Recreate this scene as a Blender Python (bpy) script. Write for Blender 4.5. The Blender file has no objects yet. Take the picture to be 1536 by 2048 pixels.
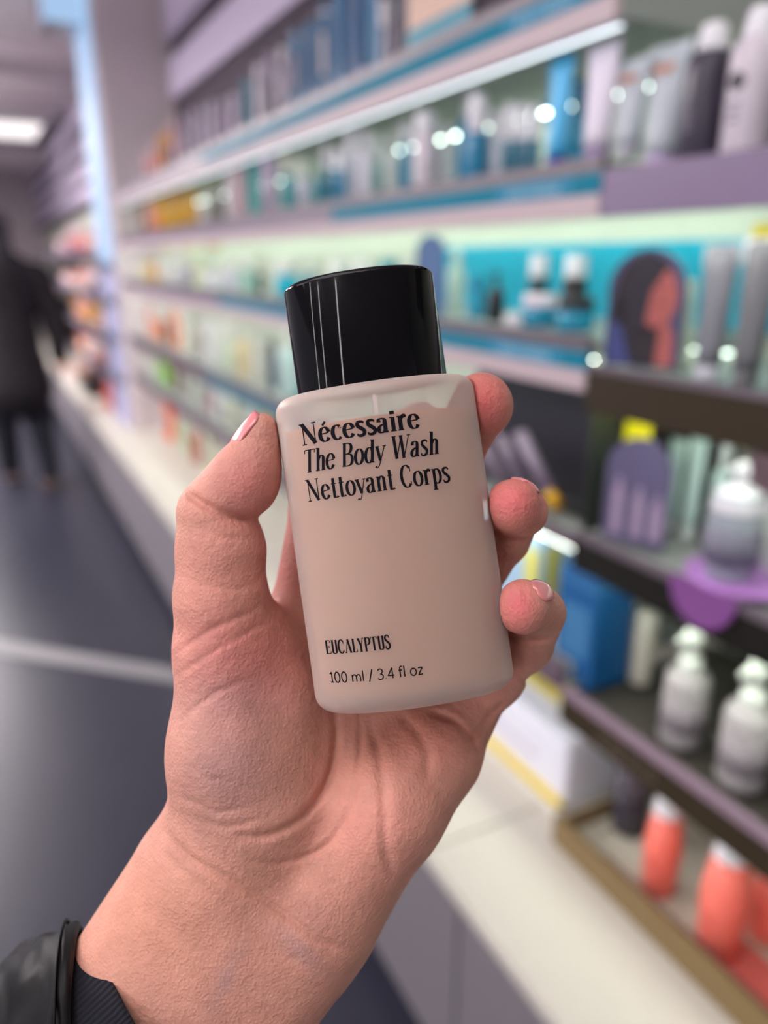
import bpy, bmesh, math, random
import numpy as np
from mathutils import Matrix, Vector, noise

# ------------------------------------------------------------------ camera
F = 1538.0
H = 1.65
YAW, PITCH = math.radians(27.1), math.radians(-18.1)
scene = bpy.context.scene
COL = scene.collection
fwd = Vector((math.sin(YAW)*math.cos(PITCH), math.cos(YAW)*math.cos(PITCH), math.sin(PITCH)))
rgt = Vector((math.cos(YAW), -math.sin(YAW), 0))
upv = rgt.cross(fwd)
CAMROT = Matrix((rgt, upv, -fwd)).transposed()
cam_data = bpy.data.cameras.new('camera')
cam = bpy.data.objects.new('camera', cam_data)
COL.objects.link(cam)
cam.matrix_world = Matrix.Translation((0, 0, H)) @ CAMROT.to_4x4()
cam_data.sensor_fit = 'VERTICAL'
cam_data.sensor_height = 36.0
cam_data.lens = F/2048*36.0
cam_data.clip_start = 0.02
cam_data.clip_end = 100
cam_data.dof.use_dof = True
cam_data.dof.focus_distance = 0.207
cam_data.dof.aperture_fstop = 5.0
scene.camera = cam

scene.view_settings.view_transform = 'Standard'
scene.view_settings.look = 'None'
scene.view_settings.gamma = 1.0
scene.view_settings.exposure = 0.0
scene.view_settings.use_curve_mapping = False
try:
    scene.cycles.use_denoising = True
    scene.cycles.max_bounces = 8
    scene.cycles.diffuse_bounces = 3
    scene.cycles.glossy_bounces = 3
    scene.cycles.transmission_bounces = 6
    scene.cycles.sample_clamp_indirect = 4.0
    scene.cycles.caustics_reflective = False
    scene.cycles.caustics_refractive = False
except Exception:
    pass

WORLD_STRENGTH = 0.86
LED_STRENGTH = 30.0
CEIL_STRENGTH = 1.3
ROW_STRENGTH = 4.8
FILL_STRENGTH = 44.0
GLINT_STRENGTH = 42.0
PILLAR_STRENGTH = 0.78
w = bpy.data.worlds.new('world'); scene.world = w
w.use_nodes = True
bg = w.node_tree.nodes['Background']
bg.inputs[0].default_value = (0.86, 0.80, 0.90, 1)
bg.inputs[1].default_value = WORLD_STRENGTH

# ------------------------------------------------------------------ helpers
def lin(c):
    return tuple((x/12.92 if x <= 0.04045 else ((x+0.055)/1.055)**2.4) for x in c)

def rgb(r, g, b):
    return lin((r/255, g/255, b/255))

_mats = {}
def mat(name, col, rough=0.5, metal=0.0, spec=0.5, emit=None, estr=0.0, trans=0.0, ior=1.45, noise=0.0, nscale=30.0, bump=0.0, sss=0.0, coat=0.0):
    if name in _mats:
        return _mats[name]
    m = bpy.data.materials.new(name); m.use_nodes = True
    nt = m.node_tree; b = nt.nodes['Principled BSDF']
    b.inputs['Base Color'].default_value = (*col, 1)
    b.inputs['Roughness'].default_value = rough
    b.inputs['Metallic'].default_value = metal
    b.inputs['Specular IOR Level'].default_value = spec
    b.inputs['IOR'].default_value = ior
    b.inputs['Transmission Weight'].default_value = trans
    b.inputs['Coat Weight'].default_value = coat
    if sss:
        b.inputs['Subsurface Weight'].default_value = sss
        b.inputs['Subsurface Scale'].default_value = 0.01
    if emit:
        b.inputs['Emission Color'].default_value = (*emit, 1)
        b.inputs['Emission Strength'].default_value = estr
    tc = nt.nodes.new('ShaderNodeTexCoord')
    n = nt.nodes.new('ShaderNodeTexNoise'); n.inputs['Scale'].default_value = nscale
    n.inputs['Detail'].default_value = 4
    nt.links.new(tc.outputs['Object'], n.inputs['Vector'])
    if noise or not emit:
        mx = nt.nodes.new('ShaderNodeMix'); mx.data_type = 'RGBA'; mx.blend_type = 'MULTIPLY'
        mr = nt.nodes.new('ShaderNodeMapRange')
        a = noise or 0.04
        mr.inputs['To Min'].default_value = 1-a; mr.inputs['To Max'].default_value = 1+a
        nt.links.new(n.outputs['Fac'], mr.inputs['Value'])
        mx.inputs['Factor'].default_value = 1
        mx.inputs['A'].default_value = (*col, 1)
        nt.links.new(mr.outputs['Result'], mx.inputs['B'])
        nt.links.new(mx.outputs['Result'], b.inputs['Base Color'])
    if bump:
        bp = nt.nodes.new('ShaderNodeBump'); bp.inputs['Strength'].default_value = bump
        bp.inputs['Distance'].default_value = 0.002
        nt.links.new(n.outputs['Fac'], bp.inputs['Height'])
        nt.links.new(bp.outputs['Normal'], b.inputs['Normal'])
    _mats[name] = m
    return m

def colmat(c, rough=0.4, trans=0.0, metal=0.0):
    """material for a packaging colour given as an sRGB triple"""
    k = 'pack_%d_%d_%d_%d_%d_%d' % (*c, int(rough*100), int(trans*100), int(metal*100))
    return mat(k, rgb(*c), rough=rough, trans=trans, metal=metal)

def tag(o, label=None, cat=None, group=None, kind=None):
    if label: o['label'] = label
    if cat: o['category'] = cat
    if group: o['group'] = group
    if kind: o['kind'] = kind
    return o

def empty(name, loc, rz=0.0):
    o = bpy.data.objects.new(name, None); COL.objects.link(o)
    o.location = loc; o.rotation_euler = (0, 0, rz); o.empty_display_size = 0.02
    return o

class MB:
    """collects shapes for ONE mesh"""
    def __init__(s): s.v = []; s.f = []; s.sm = []
    def add(s, vs, fs, smooth=False):
        b = len(s.v); s.v += [tuple(x) for x in vs]
        s.f += [tuple(b+i for i in f) for f in fs]; s.sm += [smooth]*len(fs)
        return s
    def box(s, x0, x1, y0, y1, z0, z1):
        vs = [(x0,y0,z0),(x1,y0,z0),(x1,y1,z0),(x0,y1,z0),(x0,y0,z1),(x1,y0,z1),(x1,y1,z1),(x0,y1,z1)]
        return s.add(vs, [(0,3,2,1),(4,5,6,7),(0,1,5,4),(1,2,6,5),(2,3,7,6),(3,0,4,7)])
    def loft(s, rings, cap0=True, cap1=True, smooth=True, closed=True):
        n = len(rings[0]); vs = [p for r in rings for p in r]; fs = []
        for i in range(len(rings)-1):
            for j in range(n if closed else n-1):
                k = (j+1) % n
                fs.append((i*n+j, i*n+k, (i+1)*n+k, (i+1)*n+j))
        s.add(vs, fs, smooth)
        b = len(s.v)-len(vs)
        if cap0: s.f.append(tuple(b+j for j in range(n))[::-1]); s.sm.append(False)
        if cap1: s.f.append(tuple(b+(len(rings)-1)*n+j for j in range(n))); s.sm.append(False)
        return s
    def lathe(s, prof, n=24, cx=0, cy=0, ex=1.0, ey=1.0, smooth=True):
        rings = [[(cx+ex*r*math.cos(2*math.pi*j/n), cy+ey*r*math.sin(2*math.pi*j/n), z) for j in range(n)] for r, z in prof]
        return s.loft(rings, smooth=smooth)
    def tube(s, pts, r, n=8):
        rings = []
        pts = [Vector(p) for p in pts]
        for i, p in enumerate(pts):
            d = (pts[min(i+1, len(pts)-1)]-pts[max(i-1, 0)]).normalized()
            a = Vector((0,0,1)) if abs(d.z) < 0.9 else Vector((1,0,0))
            u = d.cross(a).normalized(); v = u.cross(d)
            rr = r[i] if isinstance(r, (list, tuple)) else r
            rings.append([tuple(p+u*rr*math.cos(2*math.pi*j/n)+v*rr*math.sin(2*math.pi*j/n)) for j in range(n)])
        return s.loft(rings)
    def prism(s, poly, d0, d1, axis='x'):
        """polygon in the plane across axis, extruded between d0 and d1"""
        n = len(poly)
        def P(a, b, d): return (d, a, b) if axis == 'x' else ((a, d, b) if axis == 'y' else (a, b, d))
        vs = [P(a, b, d0) for a, b in poly]+[P(a, b, d1) for a, b in poly]
        fs = [tuple(range(n)), tuple(range(2*n-1, n-1, -1))]+[(i, n+i, n+(i+1) % n, (i+1) % n) for i in range(n)]
        return s.add(vs, fs)
    def mesh(s, name):
        me = bpy.data.meshes.new(name); me.from_pydata(s.v, [], s.f)
        me.polygons.foreach_set('use_smooth', s.sm)
        bm = bmesh.new(); bm.from_mesh(me); bmesh.ops.recalc_face_normals(bm, faces=bm.faces); bm.to_mesh(me); bm.free()
        me.update(); return me
    def build(s, name, m, parent=None, bevel=0.0):
        me = s.mesh(name); me.materials.append(m)
        o = bpy.data.objects.new(name, me); COL.objects.link(o)
        if parent: o.parent = parent
        if bevel:
            md = o.modifiers.new('bevel', 'BEVEL'); md.width = bevel; md.segments = 2; md.limit_method = 'ANGLE'
        return o

def box(name, m, x0, x1, y0, y1, z0, z1, parent=None, bevel=0.0):
    return MB().box(x0, x1, y0, y1, z0, z1).build(name, m, parent, bevel)

def proj(X, Y, Z):
    P = Vector((X, Y, Z-H)); d = P.dot(fwd)
    return 768+F*P.dot(rgt)/d, 1024-F*P.dot(upv)/d, d

def ray(px, py):
    return fwd+rgt*((px-768)/F)+upv*((1024-py)/F)

def y_at(px, X, z):
    lo, hi = 0.05, 40.0
    for _ in range(50):
        m = 0.5*(lo+hi)
        if proj(X, m, z)[0] > px: lo = m
        else: hi = m
    return 0.5*(lo+hi)

def z_at(py, X, Y):
    lo, hi = -1.0, 5.0
    for _ in range(50):
        m = 0.5*(lo+hi)
        if proj(X, Y, m)[1] > py: lo = m
        else: hi = m
    return 0.5*(lo+hi)

# ------------------------------------------------------------------ surface materials
M_floor = mat('floor_vinyl', rgb(44, 45, 56), spec=0.3, rough=0.32, noise=0.18, nscale=2.5)
M_ceil = mat('ceiling_paint', rgb(244, 234, 238), rough=0.9)
M_beam = mat('ceiling_beam_paint', rgb(212, 200, 206), rough=0.9)
M_wall = mat('wall_cream', rgb(200, 200, 188), rough=0.8)
M_panel = mat('panel_warm_grey', rgb(230, 216, 220), rough=0.7)
M_slat = mat('slat_lilac', rgb(226, 212, 236), rough=0.7)
M_slatgap = mat('slat_gap_dark', rgb(62, 52, 64), rough=0.8)
M_counter = mat('counter_cream', rgb(206, 201, 190), rough=0.35, noise=0.03, nscale=6)
M_drawer = mat('drawer_grey', rgb(122, 116, 122), rough=0.5)
M_kick = mat('kick_dark', rgb(24, 22, 28), rough=0.6)
M_board = mat('shelf_board_grey', rgb(150, 155, 152), rough=0.5)
M_edge = mat('shelf_edge_grey', rgb(100, 90, 98), rough=0.4)
M_teal = mat('teal_strip', rgb(10, 118, 142), rough=0.7, spec=0.2)
M_tealpale = mat('teal_strip_pale', rgb(60, 136, 168), rough=0.7, spec=0.2)
M_lip = mat('shelf_lip_white', rgb(188, 170, 174), rough=0.5)
M_mauve = mat('shelf_strip_mauve', rgb(120, 104, 124), rough=0.4)
M_purple = mat('purple_panel', rgb(120, 102, 132), rough=0.45)
M_olive = mat('olive_panel', rgb(46, 37, 22), rough=0.6, spec=0.25)
M_dark = mat('black_panel', rgb(19, 17, 13), rough=0.6, spec=0.25)
M_tray = mat('bronze_tray', rgb(122, 102, 66), rough=0.4)
M_steel = mat('led_profile_metal', rgb(190, 195, 210), rough=0.25, metal=0.9)
M_led = mat('led_glow', (1, 1, 1), emit=(0.90, 1.0, 0.86), estr=LED_STRENGTH*1.3)
M_ledmid = mat('led_glow_mid', (1, 1, 1), emit=(0.92, 1.0, 0.88), estr=LED_STRENGTH*0.7)
M_ledlow = mat('led_glow_low', (1, 1, 1), emit=(0.96, 1.0, 0.88), estr=LED_STRENGTH*0.35)
M_ledrear = mat('led_glow_rear', (1, 1, 1), emit=(0.80, 1.0, 0.84), estr=LED_STRENGTH*0.75)
M_lamp = mat('ceiling_lamp_glow', (1, 1, 1), emit=(1.0, 0.93, 0.92), estr=CEIL_STRENGTH)
M_pillar = mat('blue_lightbox_glow', (0.08, 0.10, 0.14), emit=(0.45, 0.68, 1.0), estr=PILLAR_STRENGTH)
M_black_gloss = mat('black_gloss', (0.002, 0.002, 0.003), rough=0.025, spec=0.22)
M_ink = mat('black_ink', (0.006, 0.006, 0.009), rough=0.6, spec=0.08)

# ------------------------------------------------------------------ the setting
XF, XB, XC = 0.85, 1.25, 0.62      # shelf fronts, back wall, counter front
ZC = 0.57                          # counter top
CEILZ = 3.25
def struct(o): o['kind'] = 'structure'; return o
struct(box('floor', M_floor, -6, XB+0.1, -8, 18, -0.1, 0))
struct(box('ceiling', M_ceil, -6, XB+0.1, -8, 18, CEILZ, CEILZ+0.1))
wl = struct(box('wall_right', M_wall, XB, XB+0.1, -3, 18, 0, CEILZ))
struct(box('wall_far', M_panel, -4, XB, 17.0, 17.1, 0, CEILZ))
struct(box('wall_back', mat('wall_back_dark', rgb(70, 64, 72), rough=0.9), -6, XB, -8.1, -8, 0, CEILZ))
for k, (y0, y1) in enumerate([(7.35, 8.1), (8.95, 9.8), (13.3, 14.2)]):
    struct(box('trim_%d' % (k+1), M_beam, -4, XB, y0, y1, CEILZ-(0.10 if k < 2 else 0.3), CEILZ-0.001))
# pale floor band running across the aisle
fb = MB().prism([(-1.2, 4.66), (-1.2, 4.50), (0.62, 2.76), (0.62, 2.90)], 0.0, 0.002, 'z').build('trim_4', mat('floor_band_pale', rgb(128, 126, 128), rough=0.5))
struct(fb)
# slatted wall above the shelves: alternating lilac boards over dark gaps
struct(box('trim_5', M_slatgap, XB-0.012, XB-0.002, 0.2, 5.2, 2.2, CEILZ-0.002))
zz = [(0.985, 1.30), (0.735, 0.895)]
n = 6
for (r0, r1) in [(0.73, 0.893), (0.977, 1.16), (1.245, 1.28)]:
    z0, z1 = H+r0*XB, min(H+r1*XB, CEILZ-0.003); n += 1
    struct(box('trim_%d' % (n-1), M_slat, XB-0.045, XB-0.012, 0.2, 5.19, z0, z1))
n += 1
for (r0, r1) in [(0.50, 0.60), (0.66, 0.78), (0.86, 0.98), (1.06, 1.2)]:
    z0, z1 = H+r0*XB, min(H+r1*XB, CEILZ-0.003); n += 1
    struct(box('trim_%d' % (n-1), M_slat, XB-0.045, XB-0.002, 6.3, 16.9, z0, z1))
struct(box('trim_%d' % n, M_slatgap, XB-0.03, XB-0.001, 6.3, 16.9, H+0.42*XB, CEILZ-0.004))
n += 1
# side fin (white column panel) between this bay and the next
struct(box('trim_%d' % n, M_panel, 0.825, XB-0.002, 5.27, 5.33, ZC, CEILZ-0.001))

# ------------------------------------------------------------------ ceiling lamps
M_row = mat('lamp_panel_glow', (1, 1, 1), emit=(1.0, 0.95, 0.95), estr=ROW_STRENGTH)
M_fillfar = mat('added_fill_glow_far', (1, 1, 1), emit=(1.0, 0.95, 0.95), estr=FILL_STRENGTH)  # strong glow for the added panels that brighten column, slats and ceiling
def ceiling_light(x, y, sx, sy, label, m=M_row, drop=0.30, up=True):
    """panel lamp hung a little below the ceiling, glowing down and up"""
    t = empty('ceiling_light', (x, y, CEILZ))
    tag(t, label, 'ceiling light', 'ceiling lights of the shop')
    MB().box(-sx/2-0.02, sx/2+0.02, -sy/2-0.02, sy/2+0.02, -drop-0.03, -drop).build('frame', mat('lamp_frame_white', rgb(225, 222, 222), rough=0.5), t)
    MB().box(-sx/2, sx/2, -sy/2, sy/2, -drop-0.034, -drop-0.0305).build('diffuser', m, t)
    if up: MB().box(-sx/2, sx/2, -sy/2, sy/2, -drop+0.0005, -drop+0.004).build('diffuser', m, t)  # upward glow added to brighten the ceiling
    hr = MB()
    for ax in (-1, 1): hr.tube([(ax*sx*0.4, 0, -drop), (ax*sx*0.4, 0, -0.001)], 0.004)
    hr.build('hanger', mat('lamp_frame_white', (1, 1, 1)), t)
ceiling_light(0.3, 11.6, 1.4, 1.3, 'bright ceiling panel light far down the aisle above the walking person', M_lamp, 0.02, False)
ceiling_light(-0.7, 0.1, 1.1, 1.1, 'ceiling panel light right above the photographer')
ceiling_light(-2.4, 1.0, 1.1, 1.1, 'ceiling panel light above the middle of the aisle')
ceiling_light(-2.3, 3.9, 1.1, 1.1, 'added unseen ceiling panel light before the white column', M_fillfar)  # this and the next two are added out of view as fill
ceiling_light(-1.5, 6.6, 1.1, 1.1, 'added unseen ceiling panel light just behind the lit pillar', M_fillfar)
ceiling_light(-1.0, 9.2, 1.1, 1.1, 'added unseen ceiling panel light beyond the lit pillar', M_fillfar)
# tube lamps added out of view to draw thin highlights on the cap
M_glint = mat('added_glint_glow', (1, 1, 1), emit=(1.0, 0.97, 0.97), estr=GLINT_STRENGTH)
for q, (x, y) in enumerate([(-1.5, -1.1), (-2.4, -0.6), (-2.6, -0.08)]):
    t = tag(empty('added_glint_lamp', (x, y, 0)), 'added unseen tube lamp for the cap highlights, behind the photographer, %s of three' % ['hindmost', 'middle', 'foremost'][q], 'lamp')
    MB().lathe([(0.14, 0), (0.14, 0.02), (0.03, 0.03)]).build('base', M_kick, t)
    MB().lathe([(0.03, 0.031), (0.03, 0.9)]).build('pole', M_kick, t)
    MB().lathe([(0.013, 0.901), (0.013, 3.2)]).build('tube', M_glint, t)

# ------------------------------------------------------------------ drawers and counter
for k, (y0, y1) in enumerate([(-0.8, 0.93), (0.934, 2.6), (2.604, 4.3), (4.304, 6.1), (6.104, 9.0), (9.004, 14.0)]):
    words = ['nearest the photographer', 'below the seam of the counter', 'beyond the hand', 'before the blue pillar', 'past the blue pillar', 'at the far end of the aisle'][k]
    t = empty('base_cabinet', (0, y0, 0))
    tag(t, 'grey base cabinet under the cream counter, ' + words, 'cabinet', 'grey base cabinets along the aisle')
    box('carcass', M_drawer, XC+0.04, XB-0.003, 0, y1-y0, 0.085, ZC-0.035, t)
    box('front_panel', M_drawer, XC+0.012, XC+0.038, 0.002, y1-y0-0.002, 0.085, ZC-0.04, t, 0.002)
    box('plinth', M_kick, XC+0.07, XB-0.003, 0, y1-y0, 0.0, 0.085, t)
for k, (y0, y1) in enumerate([(-0.8, 1.035), (1.039, 5.9), (5.904, 14.0)]):
    t = box('countertop', M_counter, XC, XB-0.003, y0, y1, ZC-0.033, ZC, None, 0.003)
    tag(t, ['cream countertop slab nearest the photographer, in front of the bronze tray', 'long cream countertop slab passing behind the hand', 'far cream countertop slab beyond the blue pillar'][k], 'countertop')

# ------------------------------------------------------------------ shelves
def shelf(name, label, y0, y1, ztop, depth, rails, led=None, rear=False, thick=0.022, board=M_board, xfront=XF):
    """rails: list of (part, material, ytop offset, height, y range or None)"""
    t = empty('wall_shelf', (xfront, y0, ztop))
    tag(t, label, 'shelf')
    L = y1-y0
    zb = min(a-h for _, _, a, h, _, _ in rails)
    box('board', board, 0.014, XB-xfront-0.003, 0, L, -thick, 0, t)
    for nm, m, a, h, ya, yb in rails:
        box(nm, m, 0, 0.0135, (ya-y0 if ya is not None else 0), (yb-y0 if yb is not None else L), a-h, a, t)
    if led is None: led = M_led
    if led:
        p = box('led_profile', M_steel, 0.019, 0.031, 0.01, L-0.01, -thick-0.006, -thick-0.0005, t)
        box('led_diffuser', led, 0.021, 0.029, 0.012, L-0.012, -thick-0.0082, -thick-0.0065, p)
        if rear:
            p = box('led_profile', M_steel, XB-xfront-0.07, XB-xfront-0.05, 0.01, L-0.01, -thick-0.012, -thick-0.0005, t)
            box('led_diffuser', M_ledrear, XB-xfront-0.067, XB-xfront-0.053, 0.012, L-0.012, -thick-0.0142, -thick-0.0125, p)
    return t
S1, S2, S3, S4, S5 = 2.050, 1.790, 1.527, 1.197, 0.950
YS = 0.955
YE = 5.265
def teal_rails(yt, far=None, text=None):
    r = [('edge_rail', M_edge, 0.008, 0.022, None, None)]
    t0, t1 = YS, far
    r.append(('price_strip', M_teal, -0.0145, 0.030, t0, t1))
    r.append(('price_strip', M_mauve, -0.0145, 0.030, t1+0.002, YE))
    r.append(('lip', M_lip, -0.045, 0.033, None, None))
    return r
sh1 = shelf('wall_shelf', 'top grey shelf with teal price strip and lit underside', YS, YE, S1, .4, teal_rails(0, 3.2), thick=0.074, led=mat('led_glow_first', (1, 1, 1), emit=(0.86, 0.95, 1.0), estr=2.6), rear=True)  # rear strip here is added to light the goods below
sh2 = shelf('wall_shelf', 'second shelf from the top with teal strip, left of the purple panel', YS, YE, S2, .4, teal_rails(0, 1.96), rear=True)
sh3 = shelf('wall_shelf', 'third shelf from the top with teal strip, passing behind the black cap', YS, YE, S3, .4, teal_rails(0, 3.1), rear=True)
sh4 = shelf('wall_shelf', 'fourth shelf from the top with slate strip, left of the black cap', YS, YE, S4, .4,
   [('edge_rail', M_edge, 0.008, 0.022, None, None), ('price_strip', mat('slate_teal_strip', rgb(70, 112, 128), rough=0.4), -0.0145, 0.05, 1.7, 3.4), ('price_strip', mat('plum_strip', rgb(92, 74, 88), rough=0.4), -0.0145, 0.05, 3.402, YE)], led=M_ledmid)
sh5 = shelf('wall_shelf', 'lowest shelf of the teal bay with plum strip, just above the counter', YS, YE, S5, .4,
   [('edge_rail', M_edge, 0.008, 0.022, None, None), ('price_strip', mat('plum_strip', rgb(92, 74, 88), rough=0.4), -0.0145, 0.035, None, None)], led=M_ledlow)
YR0, YR1 = -0.7, 0.951
R1 = shelf('wall_shelf', 'shelf above the white spray bottle, out past the top edge', YR0, YR1, 2.36, .4, [('edge_rail', M_lip, 0.0, 0.05, None, None)])
R2 = shelf('wall_shelf', 'shelf with a tall plain purple front panel', YR0, YR1, 1.776, .4, [('front_panel', M_purple, 0.002, 0.066, None, None)], rear=True)
R3 = shelf('wall_shelf', 'shelf with a dark olive front panel under the grey tubes', YR0, YR1, 1.483, .4, [('clear_edge', M_edge, 0.012, 0.010, None, None), ('front_panel', M_olive, 0.001, 0.064, None, None)])
R4 = shelf('wall_shelf', 'black fronted shelf carrying the purple disc and the foam pump bottle', YR0, YR1, 1.203, .4, [('clear_edge', M_edge, 0.010, 0.012, None, None), ('front_panel', M_dark, -0.003, 0.055, None, None)])
R5 = shelf('wall_shelf', 'lower black fronted shelf with mauve edge above the coral tubes', YR0, YR1, 0.900, .4, [('clear_edge', mat('edge_mauve', rgb(140, 120, 134), rough=0.4), 0.012, 0.016, None, None), ('front_panel', M_olive, -0.005, 0.052, None, None)], led=M_ledlow, board=mat('board_dark_taupe', rgb(70, 67, 60), rough=0.5))

# coloured back panels
def panel(label, m, y0, y1, z0, z1, x=XB-0.008):
    return tag(box('back_panel', m, x, XB-0.002, y0, y1, z0, z1), label, 'panel')
panel('bright teal back panel behind the teal jars and the portrait arch', mat('teal_back', rgb(0, 168, 200), rough=0.5), 0.66, 2.05, S3+0.001, S3+0.160)
panel('pink back panel behind the mint tubes', mat('pink_back', rgb(214, 168, 190), rough=0.6), YR0, 0.93, 1.205, 1.40)
panel('yellow back panel behind the amber bottles far left on the second shelf', mat('yellow_back', rgb(216, 206, 120), rough=0.6), 3.5, 5.2, S2+0.02, S2+0.2)
panel('dark green grey back panel behind the taupe pump bottles', mat('back_dark_green', rgb(84, 92, 80), rough=0.6), YR0, 0.93, 0.905, 1.14)
# vertical divider between the two bays
tag(box('bay_divider', mat('divider_dark_green', rgb(44, 50, 44), rough=0.5), XF+0.02, XB-0.01, 0.9515, 0.9545, S4+0.01, 1.415), 'dark green divider beside the black display, under the olive panel', 'divider')

# ------------------------------------------------------------------ lit pillar past the fin
pt = empty('lit_pillar', (0.80, 5.36, ZC))
tag(pt, 'tall narrow pillar glowing pale blue beside the white column', 'lightbox')
box('body', M_panel, 0.02, 0.44, 0, 0.62, 0.001, CEILZ-ZC-0.002, pt)
box('glowing_face', M_pillar, 0.0, 0.019, 0.03, 0.60, 1.05, CEILZ-ZC-0.002, pt)
box('lower_face', mat('lower_face_lilac', rgb(170, 172, 205), rough=0.4), 0.0, 0.019, 0.03, 0.60, 0.001, 1.048, pt)
for z in (0.28, 0.55, 0.80, 1.02):
    box('cross_bar', mat('bar_slate', rgb(70, 78, 98), rough=0.4), -0.02, 0.0, 0.03, 0.60, z, z+0.05, pt)
tb = empty('projecting_sign', (0.80, 5.5, 2.98))
tag(tb, 'glowing pale blue box sign at the top of the lit pillar', 'sign')
box('box_body', M_steel, -0.23, -0.005, 0, 0.30, -0.005, 0.17, tb, 0.01)
box('glowing_panel', M_pillar, -0.225, -0.01, -0.006, -0.001, 0.005, 0.165, tb)

# ------------------------------------------------------------------ products
def cyl_prof(r, z0, z1, b=0.003):
    return [(r-b, z0), (r, z0+b), (r, z1-b), (r-b, z1)]

def p_bottle(t, w, h, c, c2, trans=0.0, dot=None, band=None):
    r = w/2; hb = h*0.74
    MB().lathe([(r*0.93, 0), (r, 0.004), (r, hb*0.86), (r*0.9, hb*0.95), (r*0.5, hb)]).build('body', colmat(c, 0.3, trans), t)
    MB().lathe([(r*0.48, hb), (r*0.56, hb+0.001), (r*0.56, h-0.004), (r*0.5, h)]).build('cap', colmat(c2, 0.35), t)
    if band: MB().lathe([(r*1.012, hb*0.25), (r*1.012, hb*0.62)]).build('label', colmat(band, 0.5), t)

def p_spray(t, w, h, c, c2, dot=None, **k):
    r = w/2; hb = h*0.80
    MB().lathe([(r*0.92, 0), (r, 0.005), (r, hb*0.84), (r*0.93, hb*0.93), (r*0.72, hb*0.985), (r*0.6, hb)], n=32).build('body', colmat(c, 0.35), t)
    cp = MB().lathe([(r*0.55, hb), (r*0.62, hb+0.002), (r*0.60, h*0.9), (r*0.50, h*0.975), (r*0.3, h)], n=32).build('cap', colmat(c2, 0.3), t)
    MB().lathe([(r*0.66, hb-0.001), (r*0.66, hb+0.006)], n=32).build('collar', colmat(c2, 0.3), cp)
    if dot:
        m = MB()
        for k2, rr in ((0, 0.011),):
            m.prism([(rr*math.cos(a*math.pi/8), hb*0.62+rr*math.sin(a*math.pi/8)) for a in range(16)], -r-0.0008, -r+0.003)
        m.build('emblem', colmat(dot, 0.5), t)
    m = MB()
    for i in range(3):
        z = hb*(0.42-0.07*i); m.box(-r-0.0006, -r+0.004, -r*0.22, r*0.22, z, z+0.004)
    m.build('print_line', colmat((110, 100, 118), 0.5), t)

def p_capped(t, w, h, c, c2, split=0.62, **k):
    r = w/2; hb = h*split
    MB().lathe([(r*0.94, 0), (r, 0.003), (r, hb-0.003), (r*0.95, hb)]).build('body', colmat(c, 0.3), t)
    MB().lathe([(r*0.86, hb), (r*0.9, hb+0.002), (r*0.88, h-0.005), (r*0.8, h)]).build('cap', colmat(c2, 0.4), t)

def p_pump(t, w, h, c, c2, wrap=None, shape='straight', **k):
    r = w/2; hb = h*0.66
    if shape == 'straight':
        pr = [(r*0.93, 0), (r, 0.004), (r, hb*0.85), (r*0.88, hb*0.94), (r*0.45, hb)]
    elif shape == 'foam':
        hb = h*0.74
        pr = [(r*0.72, 0), (r*0.80, 0.004), (r*0.97, hb*0.35), (r, hb*0.55), (r*0.90, hb*0.86), (r*0.86, hb)]
    b = MB().lathe(pr, n=32).build('body', colmat(c, 0.3), t)
    if shape == 'foam':
        MB().lathe([(r*0.88, hb*0.80), (r*0.93, hb*0.82), (r*0.86, hb*0.98), (r*0.6, hb*1.05), (r*0.25, hb*1.10)], n=32).build('collar', colmat(c2, 0.3), t)
        m = MB().lathe([(r*0.2, hb*1.05), (r*0.24, hb*1.08), (r*0.24, h*0.96), (r*0.16, h)])
        m.tube([(0, 0, h*0.95), (-r*0.5, 0, h*0.95), (-r*0.62, 0, h*0.93)], r*0.14)
        m.build('pump', colmat(c2, 0.3), t)
    else:
        MB().lathe([(r*0.46, hb), (r*0.5, hb+0.001), (r*0.5, hb+h*0.10), (r*0.4, hb+h*0.11)]).build('collar', colmat(c2, 0.3), t)
        m = MB().lathe([(r*0.18, hb+h*0.1), (r*0.18, h*0.9)])
        m.lathe([(r*0.30, h*0.89), (r*0.42, h*0.90), (r*0.42, h*0.97), (r*0.34, h)])
        m.tube([(0, 0, h*0.95), (-r*0.8, 0, h*0.95), (-r*1.0, 0, h*0.92)], [r*0.18, r*0.16, r*0.12])
        m.build('pump', colmat(c2, 0.3), t)
    if wrap:
        MB().lathe([(r*1.01, hb*0.2), (r*1.01, hb*0.62)], n=32).build('label', colmat(wrap, 0.5), t)

def p_tube(t, w, h, c, c2, foot=None, lean=0.0, mark=None, crimp=None, **k):
    """squeeze tube standing on its cap, widening to the flat crimped end on top"""
    r = w/2; hc = h*0.12
    rings = []
    N = 24
    for q in range(9):
        u = q/8; z = hc+(h-hc)*u
        ey = r*(0.66+0.36*u); ex = r*0.60*(1-u)**0.6+0.0012
        rings.append([(ex*math.cos(2*math.pi*j/N), ey*math.sin(2*math.pi*j/N), z) for j in range(N)])
    MB().loft(rings).build('body', colmat(c, 0.35), t)
    MB().lathe([(r*0.56, 0), (r*0.6, 0.002), (r*0.6, hc), (r*0.5, hc+0.001)]).build('cap', colmat(c2, 0.35), t)
    MB().box(-0.0016, 0.0016, -r*1.02, r*1.02, h-0.007 if not crimp else h*0.84, h+0.0005).build('crimped_end', colmat(crimp or c, 0.3), t)
    if mark:
        m = MB()
        for i in range(4):
            m.prism([(-r*0.45+i*r*0.25, h*0.77), (-r*0.30+i*r*0.25, h*0.77), (-r*0.30+i*r*0.25, h*0.84), (-r*0.45+i*r*0.25, h*0.84)], -0.013, -0.003)
        m.build('print_mark', colmat(mark, 0.5), t)

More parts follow.
